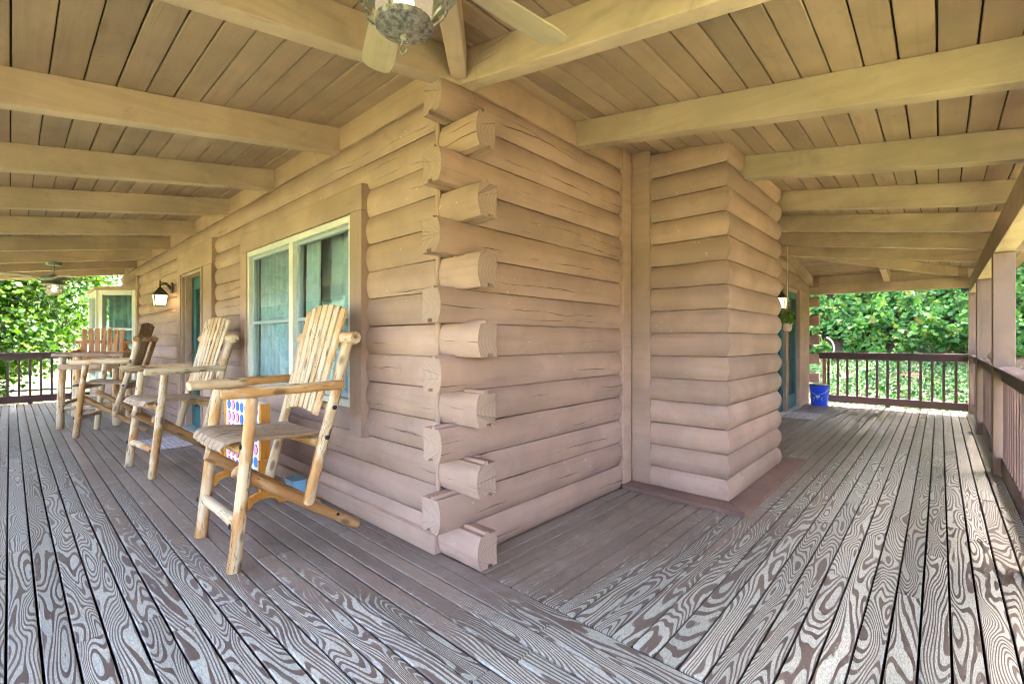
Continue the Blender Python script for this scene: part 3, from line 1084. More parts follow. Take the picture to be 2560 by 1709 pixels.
vcas('wall_end_board', -9.10, -9.03, -0.062, 0.05, 0.13, 2.40)

# ---- right-hand French doors
rdoor = thing('door', 'french', None)
rdoor.parent = house
rdoor['label'] = 'pair of teal glazed doors at the far end of the right-hand wall'


def rpart(nm, y0, y1, x0_, x1_, z0_, z1_, mat, parent=rdoor):
    # local: X along world Y, -Y outward (+X world)
    return part(nm, MB().box(0, y1 - y0, -x1_, -x0_, z0_, z1_), M[mat], parent, None, 0.003, 1, (0, y0, 0), math.pi / 2)


ry0, ry1 = RD['y0'], RD['y1']
rpart('door_casing', ry1 + 0.002, 8.82, -0.06, 0.060, 0.0, 2.10, 'trim', house)
rpart('door_casing', 6.28, ry0 - 0.002, -0.06, 0.060, 0.0, 2.10, 'trim', house)
rpart('door_header', 6.28, 8.82, -0.06, 0.062, 2.102, 2.24, 'trim', house)
rpart('mullion', 7.05, 7.22, -0.055, 0.045, 0.0, 2.098, 'trim', rdoor)
for (a, b) in ((ry0, 7.048), (7.222, ry1)):
    rpart('stile', a, a + 0.10, -0.055, 0.004, 0.022, 2.09, 'teal')
    rpart('stile', b - 0.10, b, -0.055, 0.004, 0.022, 2.09, 'teal')
    rpart('rail', a + 0.101, b - 0.101, -0.055, 0.004, 0.022, 0.25, 'teal')
    rpart('rail', a + 0.101, b - 0.101, -0.055, 0.004, 1.93, 2.09, 'teal')
    rpart('pane', a + 0.101, b - 0.101, -0.028, -0.022, 0.251, 1.929, 'glass')
rpart('threshold', ry0, ry1, -0.16, 0.10, 0.0, 0.021, 'threshold')
rc = curtain(6.5, 7.95, -0.30, 0.15, 2.0, 'pale curtain behind the far teal glazed doors', 0.03, 0.12)
rc.rotation_euler[2] = math.pi / 2
rc.location = (-0.42, 0, 0)
curtain(-5.6, -4.85, 0.30, 0.1, 2.0, 'pale curtain behind the glass of the near teal door', 0.03, 0.12)

# ------------------------------------------------------------------ posts and railings


def post(x, y, label, ztop=None):
    h = 0.07
    o = thing('porch_post', label, 'post', (x, y, 0), group='porch posts')
    zt = HZ0 - 0.002 if ztop is None else ztop
    mb = MB().box(0, zt - 0.001, -h, h, -h, h)
    b = part('shaft', mb, M['post'], o, None, 0.006, 2, (0, 0, 0.001))
    b.rotation_euler = (0, -math.pi / 2, 0)
    return o


POSTS_Y = [4.34, 6.80, YE + 0.0]
post(HX, 4.34, 'nearest square tan porch post on the right-hand rail')
post(HX, 6.80, 'second square tan porch post along the right-hand rail')
post(HX, YE, 'square tan corner post where the two right-hand railings meet')
post(HX, 1.88, 'square tan porch post right of the camera before the first rail bay')
post(HX, -HX, 'square tan porch post at the outer corner of the wraparound porch')
for i, px in enumerate((-0.3, -2.9, -5.5, -8.1)):
    post(px, -HX, ['first', 'second', 'third', 'fourth'][i] + ' square tan post of the left porch outer edge, counted from the corner')
post(XE + 0.07, -HX, 'square tan post at the far outer corner of the left porch')


def railing(p, q, label, bal='rail', spacing=0.148):
    p, q = Vector((*p, 0)), Vector((*q, 0))
    d = q - p
    L = d.length
    rz = math.atan2(d.y, d.x)
    o = thing('railing', label, 'railing', tuple(p), rz, 'porch railings')
    part('cap_rail', MB().box(0, L, -0.07, 0.07, 0.932, 0.970), M['rail'], o, None, 0.004, 1)
    part('top_rail', MB().box(0.0, L, -0.019, 0.019, 0.842, 0.930), M['rail'], o, None, 0.004, 1)
    part('bottom_rail', MB().box(0.0, L, -0.019, 0.019, 0.035, 0.165), M['rail'], o, None, 0.004, 1)
    n = max(1, int(round(L / spacing)) - 1)
    me = MB().box(0, 0.674, -0.018, 0.018, -0.018, 0.018).mesh('baluster', M[bal])
    for i in range(n):
        b = link('baluster', me, o, (L * (i + 1) / (n + 1), 0, 0.167), 0, 0.003, 1)
        b.rotation_euler = (0, -math.pi / 2, random.uniform(-0.05, 0.05))
    part('kick_block', MB().box(L * 0.5 - 0.03, L * 0.5 + 0.03, -0.017, 0.017, 0.001, 0.034), M['rail'], o)
    return o


railing((0.20, YE - 0.02), (HX - 0.072, YE - 0.02), 'dark brown railing across the far end of the right-hand porch')
railing((HX, 6.872), (HX, YE - 0.10), 'farthest bay of railing along the right-hand edge', 'baluster', 0.15)
railing((HX, 4.412), (HX, 6.728), 'railing bay between the two nearest right-hand posts', 'baluster', 0.15)
railing((HX, 1.952), (HX, 4.268), 'nearest railing bay cut by the right edge of the picture', 'baluster', 0.15)
railing((HX, -2.258), (HX, 1.808), 'railing bay beside the camera, outside the right edge of the picture', 'baluster', 0.15)  # out of view, added to shade the near right deck
railing((XE + 0.06, -HX + 0.072), (XE + 0.06, -0.53), 'dark brown railing across the far left end of the porch')
for (a, b, lab) in ((-10.6, -8.17, 'last'), (-8.03, -5.57, 'third'), (-5.43, -2.97, 'second'), (-2.83, -0.37, 'first')):
    railing((a, -HX), (b, -HX), lab + ' bay of railing along the outer edge of the left porch', 'rail', 0.15)


# ------------------------------------------------------------------ log furniture
def pole(nm, a, b, r0, r1, parent, mat='pole', seg=10, wob=0.10, bend=0.006, end='pole'):
    """tapered peeled pole between two points; local X along the pole"""
    a, b = Vector(a), Vector(b)
    d = b - a
    L = d.length
    n = 9
    sd = random.uniform(0, 100)
    pts, rad = [], []
    for i in range(n):
        t = i / (n - 1)
        pts.append((L * t, bend * mnoise.noise(Vector((t * 2.2 + sd, 0, 0))), bend * mnoise.noise(Vector((t * 2.2 + sd, 9, 0)))))
        r = r0 + (r1 - r0) * t
        rad.append(r * (1 + 0.05 * mnoise.noise(Vector((t * 5 + sd, 3, 1)))))
    # softened ends
    pts = [(0.0, 0, 0)] + [(0.008, pts[0][1], pts[0][2])] + pts[1:-1] + [(L - 0.008, pts[-1][1], pts[-1][2]), (L, 0, 0)]
    rad = [rad[0] * 0.86, rad[0]] + rad[1:-1] + [rad[-1], rad[-1] * 0.86]
    mb = MB().tube(pts, rad, seg, wob, 0, sd)
    o = part(nm, mb, M[mat], parent, 50)
    o.location = a
    o.rotation_mode = 'QUATERNION'
    o.rotation_quaternion = d.to_track_quat('X', 'Z')
    return o


def plug(p, nrm, parent, r=0.014):
    p, nrm = Vector(p), Vector(nrm).normalized()
    mb = MB().lathe([(r, 0.0), (r, 0.004), (r * 0.6, 0.006)], 10)
    o = part('bolt_plug', mb, M['plug'], parent, 40)
    o.location = p
    o.rotation_mode = 'QUATERNION'
    o.rotation_quaternion = nrm.to_track_quat('Z', 'Y')
    return o


def slat_mesh(nm, L, w0, w1, th, round_top=0.0, mat='slat', parent=None, n=5, bow=0.0):
    """board along local X, width tapering w0->w1, thickness along local Z"""
    mb = MB()
    for i in range(n):
        t = i / (n - 1)
        h = (w0 + (w1 - w0) * t) / 2
        z = bow * 4 * t * (1 - t)
        x = L * t
        for (y, zz) in ((-h, 0), (h, 0), (h, th), (-h, th)):
            e = 0
            if i == n - 1:
                e = round_top * y
            mb.v.append((x + e, y, z + zz))
    for i in range(n - 1):
        b = i * 4
        for j in range(4):
            j2 = (j + 1) % 4
            mb.f.append((b + j, b + 4 + j, b + 4 + j2, b + j2))
            mb.mi.append(0)
    mb.f.append((0, 1, 2, 3))
    mb.f.append(tuple((n - 1) * 4 + j for j in (3, 2, 1, 0)))
    mb.mi += [0, 0]
    return part(nm, mb, M[mat], parent, None, 0.003, 1)


def place(o, a, xdir, zdir):
    xd = Vector(xdir).normalized()
    zd = Vector(zdir)
    zd = (zd - xd * zd.dot(xd)).normalized()
    yd = zd.cross(xd)
    m = Matrix((xd, yd, zd)).transposed().to_4x4()
    m.translation = Vector(a)
    o.matrix_basis = m
    return o


def log_chair(label, loc, rz, slatmat='slat'):
    t = thing('log_chair', label, 'chair', loc, rz, 'tall log chairs with leaning slat backs')
    hw = 0.305
    for s_ in (-1, 1):
        fl = ((s_ * hw, -0.355, 0.0), (s_ * (hw - 0.01), -0.262, 0.895))
        pole('front_leg', *fl, 0.034, 0.030, t)
        bp0, bp1 = (s_ * (hw + 0.005), 0.028, 0.262), (s_ * (hw + 0.002), 0.285, 1.225)
        pole('back_post', bp0, bp1, 0.031, 0.033, t)
        pole('runner', (s_ * (hw - 0.045), -0.335, 0.51), (s_ * (hw - 0.03), 0.355, 0.034), 0.034, 0.030, t, 'runner')
        pole('arm', (s_ * (hw + 0.01), -0.415, 0.925), (s_ * (hw + 0.062), 0.205, 0.935), 0.031, 0.027, t)
        for (y, z, side) in ((-0.288, 0.64, -1), (-0.338, 0.24, -1)):
            plug((s_ * (hw - 0.003), y - 0.033, z), (0, -1, 0.1), t)
        plug((s_ * (hw + 0.04), 0.125, 0.63), (s_, -0.2, 0), t)
        plug((s_ * (hw + 0.04), 0.17, 0.80), (s_, -0.2, 0), t)
        plug((s_ * (hw + 0.005), 0.25, 1.11), (0, -1, 0.3), t, 0.010)
        plug((s_ * (hw + 0.002), 0.21, 0.145), (s_ * 0.9, 0, 0.45), t, 0.010)
    pole('top_rail', (-0.385, 0.275, 1.215), (0.405, 0.275, 1.215), 0.036, 0.039, t)
    pole('back_rail', (-0.30, 0.185, 0.795), (0.30, 0.185, 0.795), 0.026, 0.026, t)
    pole('seat_rail', (-0.29, -0.300, 0.615), (0.29, -0.300, 0.615), 0.030, 0.030, t)
    pole('seat_rail', (-0.30, 0.095, 0.595), (0.30, 0.095, 0.595), 0.030, 0.030, t, 'runner')
    pole('stretcher', (-0.285, -0.330, 0.235), (0.285, -0.330, 0.235), 0.028, 0.030, t)
    n = 7
    b0, b1 = Vector((0, 0.128, 0.745)), Vector((0, 0.296, 1.405))
    for i in range(n):
        u = (i - 3)
        arch = 0.030 * (1 - (u / 3) ** 2)
        lo = Vector((u * 0.0665, b0.y, b0.z + arch * 0.9))
        hi = Vector((u * 0.0815, b1.y, b1.z + arch * 1.2 - 0.01))
        d = hi - lo
        s_ = slat_mesh('back_slat', d.length, 0.053, 0.064, 0.020, 0.0, slatmat, t)
        place(s_, lo, d, (0, -0.97, 0.24))
    # seat slats, front to back, rolled over the front
    for i in range(7):
        u = i - 3
        w_ = 0.070
        mb = MB()
        prof = [(0.135, 0.628), (0.0, 0.632), (-0.15, 0.642), (-0.29, 0.656), (-0.345, 0.654), (-0.385, 0.640), (-0.405, 0.612)]
        dish = 0.006 * (u / 3) ** 2
        x = u * 0.0765
        for (y, z) in prof:
            for dx, dz in ((-w_ / 2, 0), (w_ / 2, 0), (w_ / 2, 0.020), (-w_ / 2, 0.020)):
                mb.v.append((y, x + dx, z + dz + dish))
        for k in range(len(prof) - 1):
            b = k * 4
            for j in range(4):
                j2 = (j + 1) % 4
                mb.f.append((b + j, b + j2, b + 4 + j2, b + 4 + j))
                mb.mi.append(0)
        mb.f += [(3, 2, 1, 0), tuple((len(prof) - 1) * 4 + j for j in (0, 1, 2, 3))]
        mb.mi += [0, 0]
        o = part('seat_slat', mb, M['seat'], t, None, 0.003, 1)
        o.rotation_euler = (0, 0, math.pi / 2)
        o.scale = (1, -1, 1)
    return t


ch1 = log_chair('nearest tall log chair, in front of the large double window', (-1.075, -0.515, 0.0), 0.0)
ch2 = log_chair('middle tall log chair, standing between the window and the teal door', (-3.46, -0.50, 0.0), math.radians(7))
ch3 = log_chair('dark-backed tall log chair turned towards the bar table', (-6.02, -0.66, 0.0), math.radians(-24), 'runner')


def live_slab(nm, x0, x1, y0, y1, z0, th, parent, mat='live_edge', amp=0.018):
    n = 15
    top, sd = [], random.uniform(0, 50)
    for i in range(n):
        x = x0 + (x1 - x0) * i / (n - 1)
        top.append((x, y0 + amp * mnoise.noise(Vector((x * 5, sd, 0)))))
    for i in range(n):
        x = x1 + (x0 - x1) * i / (n - 1)
        top.append((x, y1 + amp * mnoise.noise(Vector((x * 5, sd, 7)))))
    return part(nm, MB().prism(top, 'z', z0, z0 + th), M[mat], parent, None, 0.006, 2)


# bar-height table with a live-edge top (local X across the porch)
bt = thing('bar_table', 'bar-height log table with live-edge top beyond the chairs', 'table', (-7.05, -0.80, 0), math.radians(70))
live_slab('table_top', -0.36, 0.40, -0.42, 0.40, 0.975, 0.045, bt)
live_slab('apron', -0.32, 0.34, -0.37, -0.33, 0.80, 0.075, bt)
live_slab('apron', -0.32, 0.34, 0.30, 0.34, 0.84, 0.075, bt, 'gamewood')
for sx in (-1, 1):
    for sy in (-1, 1):
        pole('leg', (sx * 0.30, sy * 0.33, 0), (sx * 0.28, sy * 0.30, 0.974), 0.045, 0.040, bt)
for sy in (-1, 1):
    pole('stretcher', (-0.29, sy * 0.32, 0.27), (0.29, sy * 0.32, 0.27), 0.028, 0.028, bt)
for sx in (-1, 1):
    pole('stretcher', (sx * 0.29, -0.31, 0.33), (sx * 0.29, 0.31, 0.33), 0.026, 0.026, bt, 'runner')

# slat-backed bar chair behind the table, facing it
bc = thing('bar_chair', 'orange slat-backed bar armchair behind the table', 'chair', (-8.35, -0.62, 0), math.radians(78))
for s_ in (-1, 1):
    pole('front_leg', (s_ * 0.29, -0.27, 0), (s_ * 0.28, -0.25, 0.98), 0.038, 0.034, bc)
    pole('back_post', (s_ * 0.27, 0.26, 0), (s_ * 0.28, 0.33, 1.20), 0.038, 0.034, bc, 'orange_slat')
    pole('arm', (s_ * 0.33, -0.32, 0.995), (s_ * 0.33, 0.36, 1.02), 0.032, 0.032, bc, 'orange_slat')
    pole('stretcher', (s_ * 0.28, -0.25, 0.40), (s_ * 0.28, 0.26, 0.40), 0.026, 0.026, bc)
pole('top_rail', (-0.37, 0.32, 1.17), (0.37, 0.32, 1.17), 0.030, 0.030, bc, 'orange_slat')
pole('back_rail', (-0.28, 0.28, 0.88), (0.28, 0.28, 0.88), 0.026, 0.026, bc)
pole('foot_rail', (-0.28, -0.26, 0.30), (0.28, -0.26, 0.30), 0.030, 0.030, bc)
pole('seat_rail', (-0.28, -0.24, 0.71), (0.28, -0.24, 0.71), 0.028, 0.028, bc)
pole('seat_rail', (-0.28, 0.24, 0.71), (0.28, 0.24, 0.71), 0.028, 0.028, bc)
for i in range(7):
    u = i - 3
    lo = Vector((u * 0.074, 0.235, 0.78))
    hi = Vector((u * 0.083, 0.295, 1.385 + 0.02 * (1 - abs(u) / 3)))
    o = slat_mesh('back_slat', (hi - lo).length, 0.058, 0.062, 0.020, 0.0, 'orange_slat', bc)
    place(o, lo, hi - lo, (0, -1, 0.1))
for i in range(5):
    u = i - 2
    o = slat_mesh('seat_slat', 0.58, 0.10, 0.10, 0.022, 0.0, 'seat', bc)
    place(o, (u * 0.106, -0.31, 0.738), (0, 1, 0), (0, 0, 1))

# ------------------------------------------------------------------ giant four-in-a-row game
gm = thing('four_in_a_row_game', 'giant orange wooden four-in-a-row game with blue and pink discs', 'game', (-2.09, -0.40, 0))
gw = 0.40
for s_ in (-1, 1):
    mb = MB()
    arch = [(-0.17, 0.0), (-0.10, 0.0), (-0.08, 0.035), (-0.03, 0.055), (0.03, 0.055), (0.08, 0.035), (0.10, 0.0), (0.17, 0.0), (0.17, 0.055), (0.10, 0.085), (0.05, 0.105), (-0.05, 0.105), (-0.10, 0.085), (-0.17, 0.055)]
    mb.prism(arch, 'x', -0.018, 0.018)
    part('foot', mb, M['gamewood'], gm, None, 0.003, 1, (s_ * gw, 0, 0))
    o = part('upright', MB().box(0, 0.63, -0.035, 0.035, -0.017, 0.017), M['gamewood'], gm, None, 0.004, 1, (s_ * gw, 0, 0.106))
    o.rotation_euler = (0, -math.pi / 2, 0)
    o = part('brace', MB().box(0, 0.20, -0.055, 0.055, -0.009, 0.009), M['gamewood'], gm, None, 0.003, 1, (s_ * (gw + 0.028), 0, 0.14))
    o.rotation_euler = (0, -math.pi / 2, 0)
part('slide_bar', MB().box(-gw + 0.018, gw - 0.018, -0.035, 0.035, 0.125, 0.145), M['gamewood'], gm, None, 0.003)
part('panel', MB().box(-gw + 0.019, gw - 0.019, -0.026, 0.026, 0.150, 0.735), M['gamewhite'], gm, None, 0.003)
disc = {}
for key, ma, mb_ in (('blue', 'gameblue', 'gameblue'), ('pink', 'gamepink', 'gamered')):
    r = 0.038
    me = MB().lathe([(r, 0.0), (r, 0.003), (r * 0.86, 0.0045), (r * 0.84, 0.0035)], 16)
    me.mi = [1] * 16 * 2 + [0] * (len(me.mi) - 32)
    disc[key] = me.mesh('disc', [M[ma], M[mb_]], 30)
pat = ['bpbbbbp', 'pppbbpb', 'ppppbpb', 'bppbpbp', 'pppbpbb', 'ppbpppb']
for rr in range(6):
    for cc in range(7):
        for side in (-1, 1):
            k = 'blue' if pat[rr][cc] == 'b' else 'pink'
            o = link('disc', disc[k], gm, ((cc - 3) * 0.102, side * 0.0262, 0.675 - rr * 0.093))
            o.rotation_euler = (-side * math.pi / 2, 0, 0)

# small things by the wall
tb = thing('storage_tub', 'small light blue plastic tub with white print against the log wall', 'tub', (-1.82, -0.125, 0))
part('body', MB().quadbox([(-0.075, -0.045, 0), (0.075, -0.045, 0), (0.075, 0.045, 0), (-0.075, 0.045, 0), (-0.085, -0.052, 0.10), (0.085, -0.052, 0.10), (0.085, 0.052, 0.10), (-0.085, 0.052, 0.10)]), M['tub'], tb, None, 0.006, 2)
part('lid', MB().box(-0.09, 0.09, -0.057, 0.057, 0.1005, 0.114), M['tub'], tb, None, 0.004, 2)
tm = MB()
for (a, b, c, d) in ((-0.03, -0.018, 0.035, 0.075), (-0.018, -0.004, 0.063, 0.075), (-0.018, -0.004, 0.050, 0.058), (-0.010, -0.004, 0.035, 0.05), (0.004, 0.016, 0.035, 0.075), (0.016, 0.03, 0.063, 0.075), (0.016, 0.03, 0.035, 0.045), (0.024, 0.03, 0.045, 0.063)):
    tm.quadbox([(a, -0.0535, c), (b, -0.0535, c), (b, -0.045, c), (a, -0.045, c), (a, -0.0545, d), (b, -0.0545, d), (b, -0.045, d), (a, -0.045, d)])
part('print', tm, M['white'], tb)
st = part('wooden_stick', MB().tube([(0, 0, 0), (0.35, 0.004, 0), (0.70, 0, 0)], 0.008, 8), M['stick'], None, 40, 0, 1, (-2.22, -0.075, 0.009), math.radians(1.5))
tag(st, 'thin orange-brown stick lying along the foot of the log wall', 'stick')

for (nm, x0, x1, y0, y1, rz, lab) in (('doormat', -0.37, 0.37, -0.21, 0.21, 2, 'pale striped doormat before the teal door on the left porch'), ('doormat', -0.37, 0.37, -0.22, 0.22, 91, 'pinkish grey doormat before the far glazed doors')):
    loc = (-4.70, -0.40, 0.0) if rz < 10 else (0.315, 6.85, 0.0)
    o = part(nm, MB().box(x0, x1, y0, y1, 0.002, 0.014), M['mat'], None, None, 0.004, 1, loc, math.radians(rz))
    tag(o, lab, 'doormat')


# ------------------------------------------------------------------ ceiling fans
def fan(label, loc, rod, rz, sc_=1.0, metal='fanmetal'):
    t = thing('ceiling_fan', label, 'ceiling fan', loc, 0.0, 'caged-lamp ceiling fans')
    z = 0.0
    part('canopy', MB().lathe([(0.055, -0.055), (0.085, -0.045), (0.095, -0.012), (0.095, 0.0)], 24), M[metal], t, 40)
    part('downrod', MB().lathe([(0.013, min(-rod - 0.03, -0.06)), (0.013, -0.05)], 12), M[metal], t, 40)
    h = -rod
    part('motor_housing', MB().lathe([(0.10, h - 0.095), (0.145, h - 0.085), (0.15, h - 0.05), (0.14, h - 0.03), (0.06, h - 0.015), (0.04, h)], 28), M[metal], t, 40)
    part('lamp_shade', MB().lathe([(0.085, h - 0.165), (0.17, h - 0.158), (0.172, h - 0.152), (0.11, h - 0.115), (0.085, h - 0.0955)], 28), M[metal], t, 40)
    g = h - 0.166
    part('globe', MB().lathe([(0.062, g - 0.115), (0.082, g - 0.09), (0.085, g - 0.03), (0.075, g)], 20), M['fanglass'], t, 60)
    part('bulb', MB().lathe([(0.006, g - 0.088), (0.026, g - 0.075), (0.030, g - 0.055), (0.018, g - 0.025), (0.012, g - 0.005)], 14), M['fanbulb'], t, 60)
    part('bottom_cap', MB().lathe([(0.012, g - 0.150), (0.040, g - 0.146), (0.082, g - 0.132), (0.086, g - 0.118), (0.060, g - 0.1155)], 28), M['galv'], t, 40)
    part('finial', MB().lathe([(0.004, g - 0.172), (0.011, g - 0.166), (0.012, g - 0.157), (0.006, g - 0.1505)], 12), M['galv'], t, 40)
    ring = [(0.020 * math.sin(a), 0.0, g - 0.188 + 0.020 * math.cos(a)) for a in [i * 2 * math.pi / 12 for i in range(13)]]
    part('pull_ring', MB().tube(ring, 0.0028, 6), M['galv'], t, 40)
    for zz, rr in ((g - 0.052, 0.128),):
        rp = [(rr * math.cos(a), rr * math.sin(a), zz) for a in [i * 2 * math.pi / 28 for i in range(29)]]
        part('cage_ring', MB().tube(rp, 0.0055, 6), M['galv'], t, 40)
    for i in range(4):
        a = i * math.pi / 2 + 0.5
        cb = [(0.10, g + 0.008), (0.122, g - 0.02), (0.129, g - 0.052), (0.118, g - 0.09), (0.084, g - 0.122)]
        part('cage_bar', MB().tube([(r * math.cos(a), r * math.sin(a), zz) for (r, zz) in cb], 0.005, 6), M['galv'], t, 40)
    for i in range(5):
        a = rz + i * 2 * math.pi / 5
        ir = part('blade_iron', MB().box(0.12, 0.26, -0.022, 0.022, h - 0.070, h - 0.062), M[metal], t, None, 0.002, 1, (0, 0, 0), a)
        out = []
        n = 12
        pts = [(0.20, -0.048), (0.40, -0.060), (0.60, -0.066), (0.655, -0.058), (0.675, -0.035), (0.68, 0.0), (0.675, 0.035), (0.655, 0.058), (0.60, 0.066), (0.40, 0.060), (0.20, 0.048)]
        mb = MB().prism(pts, 'z', 0.0, 0.008)
        b = part('blade', mb, M['blade'], t, None, 0.002, 1, (0, 0, h - 0.0605))
        b.rotation_euler = (math.radians(11), 0, a)
    return t


zh = ZB + 0.012 - S * 0.80
fan('ceiling fan with caged lamp hung on the hip rafter above the log corner', (0.745, -0.86, zh - 0.002), 0.035, math.radians(12), 1.0)
fan('far ceiling fan with caged lamp on the left porch', (-8.0, -1.20, ZB - S * 1.2 - 0.002), 0.19, math.radians(8), 1.0)


# ------------------------------------------------------------------ wall lanterns
def lantern(label, loc, rz):
    """local -Y points away from the wall; origin at the wall, at arm height"""
    t = thing('wall_lantern', label, 'wall lamp', loc, rz, 'brass-green wall lanterns')
    part('back_plate', MB().prism([(-0.045, -0.10), (0.045, -0.10), (0.05, 0.0), (0.03, 0.06), (-0.03, 0.06), (-0.05, 0.0)], 'y', -0.02, 0.0), M['verdigris'], t, None, 0.004, 1)
    arm = [(0, -0.02, -0.04), (0, -0.06, 0.015), (0, -0.10, 0.03), (0, -0.145, 0.012), (0, -0.15, -0.02)]
    part('arm', MB().tube(arm, [0.016, 0.013, 0.012, 0.011, 0.012], 8), M['verdigris'], t, 50)
    arm2 = [(0, -0.02, -0.01), (0, -0.07, 0.045), (0, -0.15, 0.05)]
    part('scroll', MB().tube(arm2, 0.008, 8), M['verdigris'], t, 50)
    yc = -0.15
    def ring(hw, z):
        return [(-hw, yc - hw, z), (hw, yc - hw, z), (hw, yc + hw, z), (-hw, yc + hw, z)]
    part('roof', MB().quadbox(ring(0.088, -0.135) + ring(0.055, -0.075)).quadbox(ring(0.050, -0.0748) + ring(0.022, -0.03)), M['verdigris'], t, None, 0.006, 2)
    part('finial', MB().lathe([(0.018, -0.0298), (0.010, 0.0), (0.016, 0.02), (0.006, 0.045), (0.009, 0.06), (0.002, 0.095)], 10, 0, yc), M['verdigris'], t, 40)
    part('base', MB().quadbox(ring(0.062, -0.300) + ring(0.066, -0.288)), M['verdigris'], t, None, 0.003, 1)
    part('glass_pane', MB().quadbox(ring(0.058, -0.2875) + ring(0.078, -0.1355)), M['lampglass'], t)
    for sx in (-1, 1):
        for sy in (-1, 1):
            part('corner_bar', MB().tube([(sx * 0.063, yc + sy * 0.063, -0.288), (sx * 0.082, yc + sy * 0.082, -0.136)], 0.006, 6), M['verdigris'], t, 40)
    part('bulb', MB().lathe([(0.008, -0.262), (0.024, -0.25), (0.028, -0.225), (0.016, -0.185), (0.012, -0.16)], 12, 0, yc), M['bulb'], t, 60)
    return t


lantern('lit wall lantern on the log wall beside the left teal door', (-6.36, -0.034, 1.985), 0.0)
lantern('lit wall lantern half hidden behind the chimney box', (0.034, 6.05, 1.955), math.pi / 2)

# ------------------------------------------------------------------ bucket, hanging plant, doorbell, globe
bk = thing('bucket', 'bright blue plastic bucket with white print in the far porch corner', 'bucket', (0.275, 8.50, 0.0), math.radians(20))
part('body', MB().lathe([(0.130, 0.002), (0.150, 0.30), (0.156, 0.302), (0.156, 0.34), (0.152, 0.342), (0.153, 0.368), (0.150, 0.368), (0.142, 0.30), (0.122, 0.012)], 32), M['bucket'], bk, 40)
part('rim', MB().lathe([(0.1515, 0.3685), (0.160, 0.3688), (0.160, 0.384), (0.150, 0.384)], 32), M['black'], bk, 40)


def on_bucket(pts, w_=0.006):
    mb = MB()
    v = []
    for (a, z) in pts:
        r = 0.130 + 0.020 * z / 0.30 + 0.0015
        v.append((r * math.cos(a), r * math.sin(a), z))
    mb.tube(v, w_, 6)
    return mb


aim = -math.pi / 2 - math.radians(20) + math.radians(0)
for dx in (-0.62, 0.62):
    part('print', on_bucket([(aim + dx + 0.20 * math.cos(u), 0.13 + 0.035 * math.sin(u)) for u in [math.pi * (0.6 + 0.8 * k / 7) if dx > 0 else math.pi * (-0.4 + 0.8 * k / 7) for k in range(8)]], 0.004), M['white'], bk, 60)
for (za, n_) in ((0.185, 5), (0.160, 4), (0.135, 3)):
    for k in range(n_):
        a = aim + (k - (n_ - 1) / 2) * 0.105
        part('print', on_bucket([(a - 0.035, za), (a + 0.035, za)], 0.008), M['white'], bk, 60)
part('bail', MB().tube([(0.158 * math.cos(a), 0.158 * math.sin(a), 0.315 - 0.11 * math.sin((a + math.radians(110)) if False else a * 0 + math.pi * k / 12)) for k, a in enumerate([math.radians(-110 - 70 + 140 * k / 12 + 0) for k in range(13)])], 0.003, 6), M['silver'], bk, 40)

hp = thing('hanging_plant', 'small green trailing plant in a pale hanging pot by the far door', 'plant', (0.285, 6.02, 1.33))
part('pot', MB().lathe([(0.040, 0.0), (0.058, 0.03), (0.062, 0.10), (0.066, 0.102), (0.066, 0.115), (0.055, 0.115)], 18), M['terracotta'], hp, 40)
for k in range(3):
    a = k * 2.094
    part('chain', MB().tube([(0.062 * math.cos(a), 0.062 * math.sin(a), 0.11), (0, 0, 0.55)], 0.002, 5), M['silver'], hp)
part('hook', MB().tube([(0, 0, 0.55), (0, 0, ZC - S * 0.285 - 1.33)], 0.003, 5), M['silver'], hp)

db = part('doorbell', MB().box(-0.03, 0.03, -0.025, 0.0, -0.06, 0.06), M['black'], None, None, 0.006, 2, (0.065, 8.86, 1.33), math.pi / 2)
tag(db, 'small black doorbell box on the door casing near the far corner logs', 'doorbell')
gl = thing('metal_globe', 'small round silver metal globe on the right-hand rail cap', 'ornament', (HX - 0.005, 5.12, 0.9705))
part('ball', MB().lathe([(0.001, 0.012)] + [(0.052 * math.sin(a), 0.062 - 0.052 * math.cos(a)) for a in [0.25 + k * 2.85 / 12 for k in range(13)]], 24), M['silver'], gl, 60)
part('foot', MB().lathe([(0.034, 0.0), (0.036, 0.006), (0.020, 0.016)], 20), M['black'], gl, 40)
hz = [(0.0 + 0.17 * math.cos(a), 0.0, 0.22 * math.sin(a)) for a in [-1.9 + k * 3.2 / 14 for k in range(15)]]
ho = part('garden_hose', MB().tube(hz, 0.014, 8), M['hose'], None, 60, 0, 1, (0.18, YE + 0.60, 1.04), math.radians(20))
tag(ho, 'white curved hose loop showing beside the far corner logs', 'hose')
fl = part('hose_reel_post', MB().box(-0.03, 0.03, -0.02, 0.02, -1.2, -0.18), M['rail'], ho)


# ------------------------------------------------------------------ outdoors
def terrain(x, y):
    """ground height"""
    z = -0.62
    if y > 8.2:
        t = y - 8.2
        z2 = -0.62 + 0.19 * t
        d = y - 15.0 + 0.30 * max(0.0, x - 2.0) + 0.15 * max(0, -x)
        if d > 0:
            z2 += 0.95 * d + 0.10 * d * d * 0.2
        z = z2
    if x > 3.5:  # unseen rise added on this side to hold back low sky light
        tt = (x - 3.5)
        z = max(z, -0.62 + min(0.5 * tt, 0.06 * tt * tt + 0.05 * tt) * min(1.0, max(0.0, (y + 9) / 9.0)))
    return min(z, 9.0)


